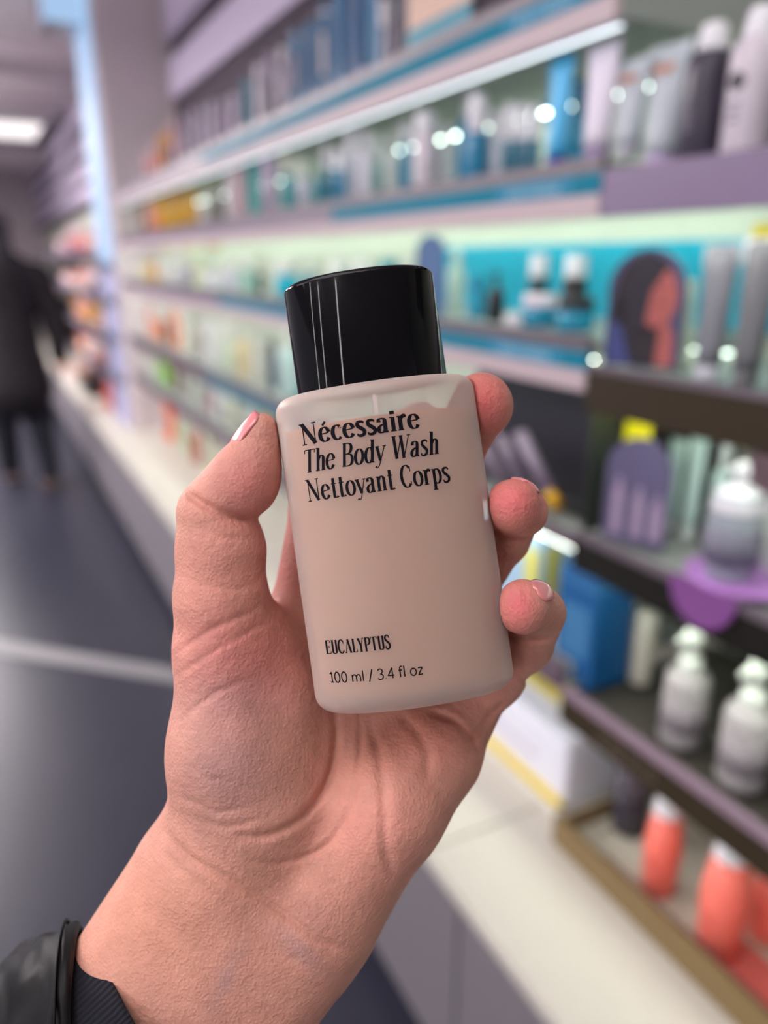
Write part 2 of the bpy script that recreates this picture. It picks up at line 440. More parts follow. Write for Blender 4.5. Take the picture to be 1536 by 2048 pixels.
def p_cone(t, w, h, c, c2, mark=None, **k):
    """conical tube standing on its wide end, small white slanted tip"""
    r = w/2; N = 24
    rings = []
    for z, a, b in ((0, .8, .8), (0.003, .86, .86), (h*0.45, 1.0, .95), (h*0.78, .78, .72)):
        rings.append([(a*r*math.cos(2*math.pi*j/N), b*r*math.sin(2*math.pi*j/N), z) for j in range(N)])
    MB().loft(rings).build('body', colmat(c, 0.35), t)
    rings = []
    for z, a, sl in ((h*0.78, .80, 0), (h*0.80, .80, 0), (h*0.93, .70, .03), (h*0.97, .58, .05)):
        rings.append([(a*r*math.cos(2*math.pi*j/N), .9*a*r*math.sin(2*math.pi*j/N), z+sl*h*math.cos(2*math.pi*j/N+1.2)) for j in range(N)])
    MB().loft(rings).build('cap', colmat(c2, 0.3), t)
    m = MB()
    for i in range(3): m.box(-r*0.97, -r*0.8, -r*.2, r*.2, h*(0.40-0.05*i), h*(0.415-0.05*i))
    m.build('print_line', colmat((160, 60, 60), 0.5), t)

def p_box(t, w, h, c, c2, d=None, **k):
    d = d or w*0.7
    MB().box(-d/2, d/2, -w/2, w/2, 0, h).build('carton', colmat(c, 0.45), t, 0.001)
    m = MB(); m.box(-d/2-0.0008, -d/2, -w*0.36, w*0.36, h*0.25, h*0.7)
    m.build('label', colmat(c2, 0.5), t)
    MB().box(-d/2-0.0006, d/2+0.0006, -w/2-0.0006, w/2+0.0006, h*0.90, h*0.93).build('lid_edge', colmat(c2, 0.5), t)

def p_jar(t, w, h, c, c2, **k):
    r = w/2
    MB().lathe([(r*0.9, 0), (r, 0.003), (r, h*0.58), (r*0.92, h*0.62)], n=28).build('body', colmat(c, 0.25), t)
    MB().lathe([(r*0.96, h*0.62), (r, h*0.64), (r, h*0.97), (r*0.95, h)], n=28).build('lid', colmat(c2, 0.4), t)

KIND = dict(bottle=p_bottle, spray=p_spray, capped=p_capped, pump=p_pump, tube=p_tube, cone=p_cone, box=p_box, jar=p_jar)
NAME = dict(bottle='product_bottle', spray='spray_bottle', capped='capped_bottle', pump='pump_bottle', tube='squeeze_tube', cone='conical_tube', box='product_box', jar='cosmetic_jar')
CATG = dict(bottle='bottle', spray='spray bottle', capped='bottle', pump='pump bottle', tube='tube', cone='tube', box='box', jar='jar')

_used_labels = set()
ORD = ['first', 'second', 'third', 'fourth', 'fifth', 'sixth', 'seventh', 'eighth', 'ninth', 'tenth', 'eleventh', 'twelfth', 'thirteenth', 'fourteenth']
_proto = {}
def product(kind, X, Y, z, w, h, c, c2, label=None, rz=0.0, group=None, **k):
    """one product; same kind, size and colours reuse the mesh data of the first one"""
    w = round(w, 3); h = round(h, 3)
    key = (kind, w, h, c, c2, tuple(sorted(k.items())))
    t = empty(NAME[kind], (X, Y, z+0.0005), rz)
    if key in _proto:
        for ch in _proto[key].children:
            q = ch.copy(); COL.objects.link(q); q.parent = t
            for g in ch.children:
                g2 = g.copy(); COL.objects.link(g2); g2.parent = q
    else:
        KIND[kind](t, w, h, c, c2, **k); _proto[key] = t
    tag(t, label, CATG[kind], group)
    return t

def place(kind, shelfz, xl, xr, ytop, c, c2, label, X=0.905, ws=1.0, **k):
    """place a product on a shelf: ground position and size worked out from where it shows"""
    Y = y_at(0.5*(xl+xr), X, shelfz)
    d = proj(X, Y, shelfz)[2]
    wd = (xr-xl)*d/F*ws
    h = z_at(ytop, X, Y)-shelfz
    return product(kind, X, Y, shelfz, wd, max(h, 0.02), c, c2, label, **k)

TEAL = (14, 120, 160); TEAL2 = (10, 96, 120); AQUA = (20, 150, 185); WHT = (232, 230, 236); LIL = (196, 184, 204)
CREAM = (226, 222, 204); DK = (46, 42, 54); BLK = (16, 16, 20); NAVY = (20, 30, 110); GREY = (120, 120, 128); SILV = (176, 184, 192)
AMB = (196, 146, 20); ORG = (236, 120, 70); CORAL = (250, 122, 106); YEL = (226, 206, 60); MINT = (180, 206, 200); PINK = (226, 160, 170)

# --- right bay, purple shelf (upper right of the picture)
zR2 = 1.778
place('spray', zR2, 1352, 1446, 45, (52, 47, 62), WHT, 'charcoal aerosol bottle with white cap, just left of the white aerosol bottle', X=0.915)
place('spray', zR2, 1440, 1538, 12, (206, 196, 206), WHT, 'tall white aerosol bottle with a small black emblem, at the upper right', X=0.915, dot=(30, 26, 34))
place('spray', zR2, 1545, 1640, 60, (52, 47, 62), WHT, 'charcoal aerosol bottle cut by the right edge, beside the white one', X=0.915)
place('tube', zR2, 1268, 1370, 90, SILV, (190, 170, 210), 'silver tube with orange print standing against the charcoal aerosol bottle', X=0.93, mark=(196, 130, 100))
# --- left bay, second shelf
z2 = S2+0.008
place('tube', z2, 1212, 1296, 120, SILV, (180, 180, 190), 'narrower silver tube with orange print, second tube left of the charcoal aerosol', X=0.915, mark=(196, 130, 100))
place('tube', z2, 1148, 1238, 86, (222, 214, 228), (150, 130, 170), 'white tube with wide flat top, third tube left of the charcoal aerosol', X=0.905, crimp=None)
place('capped', z2, 1134, 1166, 160, AQUA, TEAL, 'slim teal bottle wedged between the blue tube and the white tube', X=0.96)
place('tube', z2, 1078, 1146, 112, (70, 180, 230), (30, 30, 150), 'sky blue tube on a deep blue cap on the second shelf', X=0.91, crimp=(90, 200, 245))
for q, (a, b) in enumerate([(1002, 1030), (1028, 1054), (1052, 1078)]):
    place('capped', z2, a, b, 208+2*q, TEAL2, WHT, 'dark teal bottle with white cap, %s of three left of the sky blue tube' % ['leftmost', 'middle', 'rightmost'][q], X=0.92, split=0.5, group='dark teal bottles left of the sky blue tube')
place('capped', z2, 972, 1006, 225, (206, 212, 224), WHT, 'pale grey bottle between the tall teal bottle and three dark teal ones', X=0.94)
place('capped', z2, 930, 974, 190, TEAL, WHT, 'wide teal bottle with tall white cap on the second shelf', X=0.90, split=0.56)
place('pump', z2, 912, 944, 158, TEAL, WHT, 'tallest teal bottle with white pump, rising behind the wide teal one', X=0.96)
place('bottle', z2, 874, 912, 250, (204, 214, 214), WHT, 'pale mint bottle left of the tallest teal pump bottle', X=0.95)
place('capped', z2, 826, 876, 228, (216, 206, 216), WHT, 'large lilac white bottle in the middle of the second shelf', X=0.90, split=0.72)
place('capped', z2, 800, 824, 245, TEAL, WHT, 'slim teal bottle with white cap left of the large lilac white one', X=0.93, split=0.72)
xs = [(768,800,265,(188,198,192),(200,206,200),'bottle','sage grey bottle'), (744,770,270,(96,140,136),(190,200,196),'capped','grey green capped bottle'),
      (716,750,262,(216,214,224),WHT,'bottle','white bottle with tapered neck'), (692,722,258,(150,160,172),WHT,'capped','blue grey bottle'),
      (668,696,300,TEAL,WHT,'capped','teal bottle with white cap'), (646,670,292,TEAL2,(210,206,214),'capped','dark teal bottle'),
      (626,650,325,(16,130,140),(140,170,150),'capped','green teal bottle'), (594,628,320,(190,192,206),(206,214,200),'jar','pale grey pot'),
      (564,594,305,(14,134,146),(212,214,200),'capped','cream capped bottle'), (526,562,310,(176,160,184),(206,184,214),'capped','lilac bottle with round cap'),
      (498,526,298,(0,150,150),(0,140,140),'box','bright turquoise slim box'), (470,500,300,(190,150,160),(210,180,190),'box','dusty pink carton'),
      (452,474,330,(206,200,206),WHT,'bottle','small white bottle')]
for q, (a, b, yt, c, c2, kd, ds) in enumerate(xs):
    place(kd, z2, a, b, yt, c, c2, ds+', '+ORD[q]+' left of the slim teal bottle on the second shelf', X=0.92)
# left end of the second shelf: amber group
xs = [(432,452,370,(92,88,84),GREY), (414,434,385,(150,146,140),(214,210,206)), (398,416,392,(206,200,196),WHT), (380,400,380,AMB,AMB), (362,382,388,(214,160,40),AMB),
      (344,364,378,(200,150,20),(190,130,30)), (328,346,392,(216,170,60),AMB), (312,330,388,(220,130,50),(200,150,20)), (296,313,396,(226,170,160),(230,190,180)), (282,297,400,(120,96,90),(150,120,110))]
for q, (a, b, yt, c, c2) in enumerate(xs):
    place('capped' if q % 2 else 'bottle', z2, a, b, yt, c, c2, '%s bottle, %s in from the left end of the second shelf' % (['dark grey','light grey','white','amber','golden amber','deep amber','honey','orange','peach','brown'][q], ORD[len(xs)-1-q]), X=0.92)

# --- top shelf
z1 = S1+0.008
ds = tag(empty('framed_display', (0.90, y_at(880, 0.90, z1), z1+0.0005), 0), 'framed skin toned picture with teal band on the top shelf at the upper edge', 'display')
MB().box(-0.006, 0.006, -0.13, 0.13, 0, 0.26).build('frame', colmat((30, 34, 50), 0.4), ds)
MB().box(-0.0075, -0.0062, -0.122, 0.122, 0.05, 0.25).build('picture', colmat((214, 180, 160), 0.5), ds)
MB().box(-0.0085, -0.0076, -0.122, 0.122, 0.005, 0.05).build('caption_band', colmat((20, 130, 150), 0.5), ds)
xs = [(800,826,-10,(44,52,76),DK,'box','dark slate carton'), (778,802,-5,(120,110,126),GREY,'capped','mauve grey bottle'), (756,780,0,(150,160,176),WHT,'capped','pale steel bottle'), (734,758,-20,(60,140,186),(90,160,200),'box','light blue carton'),
      (700,736,-40,(0,84,136),(0,96,150),'box','deep blue carton'), (668,702,-30,(8,110,160),(0,100,150),'box','tall teal blue carton'), (640,670,10,(8,104,150),WHT,'box','teal blue carton with pale lid'),
      (612,642,45,(8,100,146),(0,90,140),'box','sea blue carton'), (582,614,62,(0,104,150),(160,150,170),'box','front blue carton'),
      (556,582,95,(190,180,196),WHT,'bottle','pale lilac bottle'), (534,558,108,(100,90,106),(170,156,176),'capped','grey plum bottle'), (510,536,130,(196,188,204),WHT,'box','white carton'), (488,508,160,(10,120,150),(60,150,170),'box','narrow teal carton')]
for q, (a, b, yt, c, c2, kd, dd) in enumerate(xs):
    place(kd, z1, a, b, yt, c, c2, dd+' on the top shelf, '+ORD[q]+' left of the framed picture' if q < 12 else dd+' on the top shelf, leftmost of the teal ones', X=0.90, ws=0.72 if kd == 'box' else 1)
xs = [(462,484,190),(440,462,200),(420,440,205),(402,420,212),(384,402,222),(366,384,232)]
for q, (a, b, yt) in enumerate(xs):
    place('bottle' if q % 2 else 'box', z1, a, b, yt, [(196,180,204),(170,150,176),(184,170,192)][q % 3], (206,196,214), 'lilac %s, %s left of the narrow teal carton on the top shelf' % ('bottle' if q % 2 else 'carton', ORD[q]), X=0.90, ws=0.8)
xs = [(348,364,240,(226,180,190)), (334,350,262,(30,26,30)), (320,336,272,(206,120,30)), (306,322,285,(206,130,120)), (292,308,300,(220,160,166)), (280,294,320,(120,110,116))]
for q, (a, b, yt, c) in enumerate(xs):
    place('capped', z1, a, b, yt, c, (214,150,60) if q in (1,2) else (206,170,180), '%s bottle near the left end of the top shelf, beside the white column' % ['pale pink','black','orange','salmon','rose','ash grey'][q], X=0.91)

# --- third shelf
z3 = S3+0.008
def arch(t, w, h, th=0.006, x=0.0, inset=0.0):
    r = w/2-inset
    poly = [(-r, inset), (r, inset)]
    hh = h-w/2
    poly += [(r*math.cos(a*math.pi/16), hh+(w/2-inset)*math.sin(a*math.pi/16)) for a in range(0, 17)]
    return MB().prism(poly, x, x+th)
Yp = y_at(1262, 0.87, 1.49)
wp = 142*proj(0.87, Yp, 1.5)[2]/F*1.08
t = tag(empty('display_sign', (0.885, Yp, 1.495), 0.45), 'arched sign printed with a woman with long dark hair, above the olive panel', 'sign')
hp = z_at(496, 0.865, Yp)-1.495
arch(t, wp, hp).build('board', colmat((64, 66, 100), 0.35), t)
m = MB(); r = wp/2
m.prism([(r*.02+r*.80*math.cos(a*math.pi/12), hp*.62+hp*.34*math.sin(a*math.pi/12)) for a in range(24)], -0.0012, -0.0002)
m.prism([(-r*.75, 0.004), (r*.92, 0.004), (r*.84, hp*.6), (-r*.6, hp*.6)], -0.0012, -0.0002)
m.build('printed_hair', colmat((36, 26, 34), 0.5), t)
m = MB().prism([(-r*.30+r*.52*math.cos(a*math.pi/12), hp*.60+hp*.25*math.sin(a*math.pi/12)) for a in range(24)], -0.0020, -0.0012)
m.prism([(-r*.40, 0.004), (-r*.84, 0.004), (-r*.80, hp*.30), (-r*.62, hp*.40), (-r*.44, hp*.34)], -0.0020, -0.0012)
m.build('printed_face', colmat((168, 88, 84), 0.5), t)
m = MB().prism([(-r*.02, hp*.30), (-r*.10, hp*.52), (-r*.16, hp*.66), (-r*.42, hp*.80), (-r*.50, hp*.88), (r*.1, hp*.93), (r*.5, hp*.7), (r*.5, hp*.3)], -0.0026, -0.0021)
m.build('printed_fringe', colmat((34, 28, 40), 0.5), t)
MB().prism([(r*.88, 0.004), (r*.25, 0.004), (r*.55, hp*.34), (r*.86, hp*.40)], -0.0026, -0.0021).build('printed_blouse', colmat((58, 66, 120), 0.5), t)
m = MB().prism([(-r*.6, hp*.56), (-r*.44, hp*.54), (-r*.28, hp*.57), (-r*.44, hp*.555)], -0.0026, -0.0020)
m.prism([(-r*.64, hp*.68), (-r*.50, hp*.68), (-r*.50, hp*.69), (-r*.64, hp*.69)], -0.0026, -0.0020)
m.prism([(-r*.36, hp*.68), (-r*.22, hp*.68), (-r*.22, hp*.69), (-r*.36, hp*.69)], -0.0026, -0.0020)
m.build('printed_features', colmat((90, 30, 36), 0.5), t)

place('tube', 1.485, 1372, 1452, 490, (112, 112, 120), (196, 196, 206), 'grey tube with silver lower end, right of the portrait arch', X=0.93, crimp=(180, 180, 186))
place('tube', 1.485, 1446, 1528, 478, (96, 96, 100), (90, 90, 94), 'dark grey tube with white top end, second right of the portrait arch', X=0.92, crimp=WHT)
place('tube', 1.485, 1522, 1610, 470, (96, 96, 100), (90, 90, 94), 'dark grey tube cut by the right edge, third right of the portrait arch', X=0.92, crimp=WHT)
place('capped', 1.485, 1334, 1374, 560, (206, 206, 186), (214, 214, 196), 'cream bottle half hidden by the portrait arch', X=0.99)
t = tag(box('price_card', colmat(YEL, 0.5), 1.0, 1.003, 0.70, 0.80, 1.665, 1.70), 'yellow price card hanging under the purple panel at the right edge', 'card')

place('box', z3, 930, 975, 555, (10, 120, 150), (30, 150, 180), 'teal carton just right of the black cap, left of the black pump bottle', X=0.93, ws=0.7)
place('pump', z3, 972, 1008, 545, BLK, BLK, 'black pump bottle right of the held bottle\'s cap', X=0.90)
place('jar', z3, 1008, 1048, 632, (220, 214, 220), WHT, 'small white round jar at the front of the third shelf', X=0.88)
place('capped', z3, 1052, 1092, 508, (18, 60, 70), WHT, 'dark bottle with white cap behind the small white jar', X=0.99, split=0.66)
place('jar', z3, 1044, 1112, 590, (16, 128, 160), (224, 214, 224), 'teal jar with white lid right of the small white jar', X=0.91)
place('capped', z3, 1120, 1168, 510, (22, 22, 26), WHT, 'black bottle with white cap behind the teal jar with black lid', X=0.99, split=0.68)
place('jar', z3, 1112, 1186, 595, (18, 134, 166), (26, 30, 36), 'teal jar with black lid left of the portrait arch', X=0.91)
place('bottle', z3, 894, 928, 500, (200, 220, 206), (220, 230, 214), 'pale green bottle right of the slate arch sign', X=0.96)
t = tag(empty('display_sign', (0.87, y_at(858, 0.87, z3), z3+0.0005), 0.4), 'small slate blue arched sign above the black cap', 'sign')
hh = z_at(470, 0.87, t.location.y)-z3
arch(t, 0.075, hh).build('board', colmat((70, 96, 136), 0.4), t)
arch(t, 0.075, hh, 0.0008, -0.001, 0.006).build('printed_panel', colmat((84, 110, 150), 0.4), t)
place('box', z3, 756, 800, 520, (0, 150, 170), (30, 180, 200), 'turquoise carton behind the black cap', X=1.05, ws=0.7)
xs = [(800,832,(230,230,220)),(700,744,(0,140,160)),(655,700,(206,226,214)),(604,640,(12,120,140)),(548,604,(0,176,200)),(512,532,(30,60,60)),(482,512,(150,196,186)),(448,480,(206,204,222)),(412,446,(220,216,230)),(388,410,(214,216,180)),(366,388,(150,140,160)),(344,366,(206,200,214)),(322,344,(214,206,200)),(296,318,(206,140,16)),(282,296,(200,190,120))]
nm = ['ivory','turquoise','pale mint','dark teal','glossy cyan','bottle green','sea green','lavender white','white','pale lime','mauve','pearl','beige','amber','straw']
for q, (a, b, c) in enumerate(xs):
    place(['bottle','capped','jar','pump','box'][q % 5] if nm[q] not in ('glossy cyan','amber') else ('jar' if nm[q]=='glossy cyan' else 'box'), z3, a, b, 512+(q % 3)*9 if q > 3 else 520, c, (224,224,220), '%s item on the third shelf, left of the black cap, before the white column' % nm[q] if q > 4 else '%s item on the third shelf, hidden in part by the black cap' % nm[q], X=0.92, ws=0.85)
for q, (a, b, c) in enumerate([(318,360,(226,196,80)),(362,398,(216,190,90)),(410,450,(206,156,30))]):
    Y = y_at(0.5*(a+b), 1.05, z3)
    tag(box('price_card', colmat(c, 0.5), 1.05, 1.053, Y-0.16, Y+0.16, S2-0.085, S2-0.035), '%s header card under the second shelf near the white column' % ['leftmost yellow', 'middle yellow', 'deep amber'][q], 'card')

# --- fourth shelf, right bay
z4r = 1.215
Yq = y_at(1248, 0.87, z4r)
t = tag(empty('display_sign', (0.885, Yq, z4r), 0.40), 'dark lilac arched sign printed with three pale bottles, above the blue box', 'sign')
hq = z_at(880, 0.862, Yq)-z4r; wq = 128*proj(0.86, Yq, 1.25)[2]/F*1.02
arch(t, wq, hq).build('board', colmat((92, 86, 116), 0.35), t)
for i, (yy, h2) in enumerate([(0.28, 0.62), (-0.05, 0.56), (-0.34, 0.5)]):
    ww = wq*0.085; y0 = yy*wq
    MB().prism([(y0-ww, hq*.08), (y0+ww, hq*.08), (y0+ww, hq*(h2-.12)), (y0+ww*.45, hq*(h2-.08)), (y0+ww*.45, hq*h2), (y0-ww*.45, hq*h2), (y0-ww*.45, hq*(h2-.08)), (y0-ww, hq*(h2-.12))], -0.001, -0.0001).build('printed_bottle', colmat((160, 140, 166), 0.5), t)
tag(box('price_card', colmat((240, 226, 10), 0.5), 0.93, 0.933, y_at(1302, 0.93, 1.40), y_at(1252, 0.93, 1.40), z_at(905, 0.93, 0.85), 1.418), 'bright yellow card under the olive panel, above the lilac arch', 'card')
for q, (a, b) in enumerate([(1318, 1356), (1354, 1396), (1408, 1446)]):
    place('tube' if q < 2 else 'bottle', z4r, a, b, 880, MINT, (214, 224, 220), 'pale mint tube, %s of three in front of the pink panel' % ['leftmost', 'middle', 'rightmost'][q], X=0.99, group='mint tubes before the pink panel')
# purple disc and foam pump bottle
Yd = y_at(1440, 0.90, z4r)
t = tag(empty('disc_display', (0.86, Yd+0.01, z4r)), 'bright purple disc tray hanging over the black shelf edge', 'display tray')
m = MB(); m.lathe([(0.083, 0), (0.085, 0.001), (0.085, 0.004), (0.083, 0.005)], n=48, cx=0.075)
m.build('platform', colmat((186, 130, 206), 0.35), t)
poly = [(-0.058, 0.003)]+[(0.058*math.cos(math.pi+a*math.pi/16), 0.003+0.062*math.sin(math.pi+a*math.pi/16)) for a in range(1, 16)]+[(0.058, 0.003)]
MB().prism(poly, -0.016, -0.012).build('hanging_tab', colmat((126, 76, 136), 0.35), t)
t.location.y = y_at(1405, 0.85, 1.19)
place('pump', z4r+0.005, 1402, 1508, 925, (156, 164, 172), WHT, 'grey foam pump bottle with white pump standing on the purple disc', X=0.90, shape='foam', wrap=(112, 110, 126))
place('pump', z4r, 1515, 1600, 950, (206, 214, 206), WHT, 'pale pump bottle cut by the right edge, beside the purple disc', X=0.99, shape='foam')

# --- black display with three leaning sticks on the fourth shelf
Ya, Yb = y_at(1150, 0.87, S4), y_at(880, 0.87, S4)
t = tag(empty('black_display', (0.90, Ya, S4+0.0085)), 'black display stand with gold tipped sticks, behind the fingertips', 'display stand')
MB().box(0.06, 0.075, 0.004, Yb-Ya, 0, 0.222).build('back_board', colmat((20, 20, 28), 0.4), t)
MB().box(0.02, 0.0595, 0.004, Yb-Ya, 0, 0.008).build('tray', colmat((24, 23, 26), 0.4), t)
for q, (xa, ya, xb, yb) in enumerate([(1040, 868, 1100, 985), (1000, 870, 1048, 975), (965, 880, 1012, 975)]):
    X = 0.90
    Pa = ray(xa, ya); Pa = Vector((0, 0, H))+Pa*(X/Pa.x)
    Pb = ray(xb, yb); Pb = Vector((0, 0, H))+Pb*(X/Pb.x)
    s = tag(empty('brow_stick', tuple(Pb)), 'lilac stick with gold end leaning on the black display, %s of three' % ['nearest the olive panel', 'middle', 'nearest the held bottle'][q], 'cosmetic stick', 'gold ended sticks on the black display')
    dv = Pa-Pb
    rr = 0.013 if q == 0 else 0.009
    MB().tube([dv*0.0, dv*1.0], rr, 16).build('body', colmat((128, 112, 132), 0.3), s)
    MB().tube([-dv*0.28, -dv*0.005], rr*1.02, 16).build('cap', colmat((200, 150, 30), 0.25, 0, 0.5), s)
# --- fourth shelf, left bay, seen left of the held bottle
z4 = S4+0.008
xs = [(640,690,(220,226,210),'ivory',640),(596,636,(10,150,176),'cyan',650),(560,598,(200,224,220),'pale aqua',660),(538,560,(40,52,92),'navy',682),(505,536,(200,196,186),'stone',668),(474,505,(226,204,160),'wheat',655),(442,474,(212,222,200),'celery',645),(412,442,(226,222,226),'white',640),(390,410,(176,160,160),'taupe',640),(366,388,(228,220,206),'cream',625),(346,364,(240,130,80),'orange',620),(328,344,(120,60,50),'rust',622),(310,327,(236,140,96),'apricot',612),(294,309,(230,150,140),'salmon pink',612)]
for q, (a, b, c, nme, yt) in enumerate(xs):
    place(['capped','box','bottle'][q % 3] if nme not in ('navy',) else 'capped', z4, a, b, yt, c, (224,220,214) if nme != 'navy' else (30,40,70), '%s item on the fourth shelf, between thumb tip and white column' % nme if q > 2 else '%s item on the fourth shelf just left of the black cap' % nme, X=0.92, ws=0.85)
# --- fifth shelf, left bay
z5 = S5+0.008
xs = [(560,600,(220,224,216),'ivory',815),(524,556,(220,190,60),'mustard',780),(490,522,(214,226,220),'frosty white',770),(456,488,(226,226,206),'eggshell',760),(430,456,(226,228,226),'bright white',745),(410,430,(196,150,160),'rose',740),(386,408,(214,224,210),'pale sage',725),(366,384,(190,186,176),'stone grey',712),(346,364,(120,96,70),'brown',720),(326,344,(150,216,60),'lime green',690),(308,325,(206,220,190),'pale green',690),(292,306,(220,214,206),'off white',690)]
for q, (a, b, c, nme, yt) in enumerate(xs):
    place(['bottle','capped','box'][q % 3], z5, a, b, yt, c, (220,220,210), '%s item on the fifth shelf, above the counter left of the thumb' % nme, X=0.93, ws=0.85)
# --- on the counter, left
xs = [(330,356,(244,110,60),'orange',800),(358,380,(206,226,196),'mint',820),(384,408,(190,120,96),'copper',830),(410,440,(222,226,196),'pale yellow',835),(444,476,(226,226,214),'ivory',850),(302,322,(230,190,176),'peach',800)]
for q, (a, b, c, nme, yt) in enumerate(xs):
    place(['box','bottle','capped'][q % 3], ZC, a, b, yt, c, (226,222,214), '%s item standing on the counter left of the thumb' % nme, X=0.98, ws=0.9)

# --- fifth level, right bay: blue box, blue and yellow carton, grey bottles, white pumps
zR5 = 0.913
t = product('box', 0.925, y_at(1178, 0.925, zR5), zR5, 0.10, z_at(1150, 0.87, 0.96)-zR5, (20, 84, 138), (60, 116, 160), 'deep blue carton behind the pinky finger, under the black shelf', d=0.09)
Yc = 1.12
t = tag(empty('display_box', (0.95, Yc, S5+0.0085)), 'pale blue carton with yellow corner between ring finger and blue carton', 'box')
MB().box(-0.05, 0.06, -0.02, 0.20, 0, 0.19).build('carton', colmat((170, 204, 226), 0.4), t, 0.002)
MB().box(-0.051, -0.0502, -0.018, 0.02, 0.02, 0.155).build('yellow_panel', colmat((224, 218, 90), 0.4), t)
MB().box(-0.03, 0.0, -0.021, -0.0202, 0.0, 0.159).build('yellow_stripe', colmat((216, 206, 70), 0.4), t)
xs = [(1216, 1262, 1195, (176, 172, 160), (206, 202, 186)), (1258, 1302, 1225, (196, 192, 176), (214, 210, 196))]
for q, (a, b, yt, c, c2) in enumerate(xs):
    place('capped', zR5, a, b, yt, c, c2, ['stone grey tall bottle right of the deep blue carton', 'cream grey tall bottle, second right of the deep blue carton'][q], X=0.99, split=0.8)
for q, (a, b, yt) in enumerate([(1318, 1402, 1262), (1432, 1530, 1325), (1560, 1660, 1400)]):
    place('pump', zR5, a, b, yt, (176, 172, 170), (236, 242, 232), 'taupe pump bottle with white pump, %s on the lower black shelf' % ['left one', 'middle one', 'cut by the right edge'][q], X=0.915, group='taupe pump bottles', wrap=(150, 144, 146))
# --- bottom tray with coral tubes
yt0, yt1 = -0.7, YS-0.01
t = tag(empty('tray', (XF+0.002, yt0, ZC+0.0005)), 'long bronze fronted tray on the counter holding coral tubes', 'tray')
L = yt1-yt0
box('front_panel', M_tray, 0, 0.012, 0, L, 0, 0.062, t, 0.001)
box('base', mat('tray_base_cream', rgb(206, 204, 186), rough=0.5), 0.0125, 0.36, 0, L, 0.0, 0.012, t)
box('inner_edge', mat('tray_inner_plum', rgb(84, 66, 82), rough=0.4), 0.0125, 0.02, 0, L-0.12, 0.0125, 0.058, t)
box('side_panel', M_tray, 0.0125, 0.36, L-0.006, L, 0.0125, 0.05, t)
zt = ZC+0.013
for q, (a, b, yt, X) in enumerate([(1278, 1352, 1580, 0.935), (1386, 1480, 1655, 0.925), (1490, 1572, 1700, 1.02), (1560, 1650, 1830, 0.93)]):
    place('cone', zt, a, b, yt, CORAL, WHT, 'coral tube with white tip in the bronze tray, %s' % ['leftmost', 'second from left', 'third from left, half hidden', 'cut by the right edge'][q], X=X, group='coral tubes in the bronze tray')
t = tag(empty('tube_stand', (0.93, y_at(1430, 0.93, zt)-0.05, zt+0.0005)), 'translucent coral base plate under the coral tubes', 'stand')
MB().box(-0.028, 0.05, -0.10, 0.055, -0.0, 0.0008).build('plate', colmat((226, 120, 110), 0.2), t)
t.location.z = ZC+0.0127
place('jar', zt, 1222, 1290, 1535, (60, 58, 68), (90, 86, 96), 'dark grey jar at the left end of the bronze tray', X=1.0)
# --- acrylic display with yellow edges on the counter
t = tag(empty('acrylic_display', (0.905, YS+0.045, ZC+0.0005)), 'long white display box with yellow lower edge on the counter, left of the tray', 'display box')
LB = 0.55
MB().box(0.02, 0.17, 0, LB, 0, 0.16).build('body', colmat((226, 228, 240), 0.2), t, 0.012)
MB().box(0.0, 0.019, 0, LB, 0.0, 0.012).build('foot_strip', colmat((226, 226, 226), 0.3), t)
MB().box(0.004, 0.0195, 0, LB, 0.0125, 0.026).build('yellow_edge', colmat((222, 196, 50), 0.35), t)
MB().box(0.10, 0.172, -0.0012, LB, 0.1605, 0.166).build('yellow_top_edge', colmat((226, 210, 100), 0.35), t)
m = MB()
for i in range(5): m.box(0.0185, 0.0198, 0.10+i*0.04, 0.13+i*0.04, 0.07, 0.082)
m.build('print_line', colmat((190, 180, 200), 0.4), t)

# illegible small print on shelf strips (marks, as in the picture)
def marks(parent_shelf, y0, y1, x, z, hgt, c, n, name='printed_mark'):
    m = MB(); rnd = random.Random(int(abs(y0)*1000))
    st = (y1-y0)/n
    for i in range(n):
        ya = y0+i*st; wv = st*0.6
        k = rnd.randint(0, 2)
        if k == 0: m.box(x-0.0008, x-0.0001, ya, ya+wv*0.3, z, z+hgt)
        elif k == 1:
            m.box(x-0.0008, x-0.0001, ya, ya+wv, z, z+hgt*0.25); m.box(x-0.0008, x-0.0001, ya, ya+wv, z+hgt*0.6, z+hgt*0.85)
        else:
            m.box(x-0.0008, x-0.0001, ya, ya+wv*0.25, z, z+hgt*0.8); m.box(x-0.0008, x-0.0001, ya+wv*0.5, ya+wv*0.75, z, z+hgt*0.8)
    o = m.build(name, colmat(c, 0.5), parent_shelf)
    o.location = (-parent_shelf.location[0], -parent_shelf.location[1], -parent_shelf.location[2])
    return o
for s_, zt_ in ((sh2, S2), (sh1, S1), (sh3, S3)):
    o = box('pale_insert', M_tealpale, XF-0.001, XF-0.0002, 1.02, 1.22, zt_-0.042, zt_-0.018, s_)
    o.location = (-s_.location[0], -s_.location[1], -s_.location[2])
    marks(s_, 1.05, 1.19, XF-0.001, zt_-0.036, 0.011, (190, 214, 226), 12)
tr_ = [o for o in bpy.data.objects if o.name == 'tray'][0]
marks(tr_, 0.38, 0.62, XF+0.002, ZC+0.022, 0.020, (196, 186, 150), 16)
marks(R5, 0.72, 0.86, XF, 0.86, 0.014, (120, 110, 96), 10)

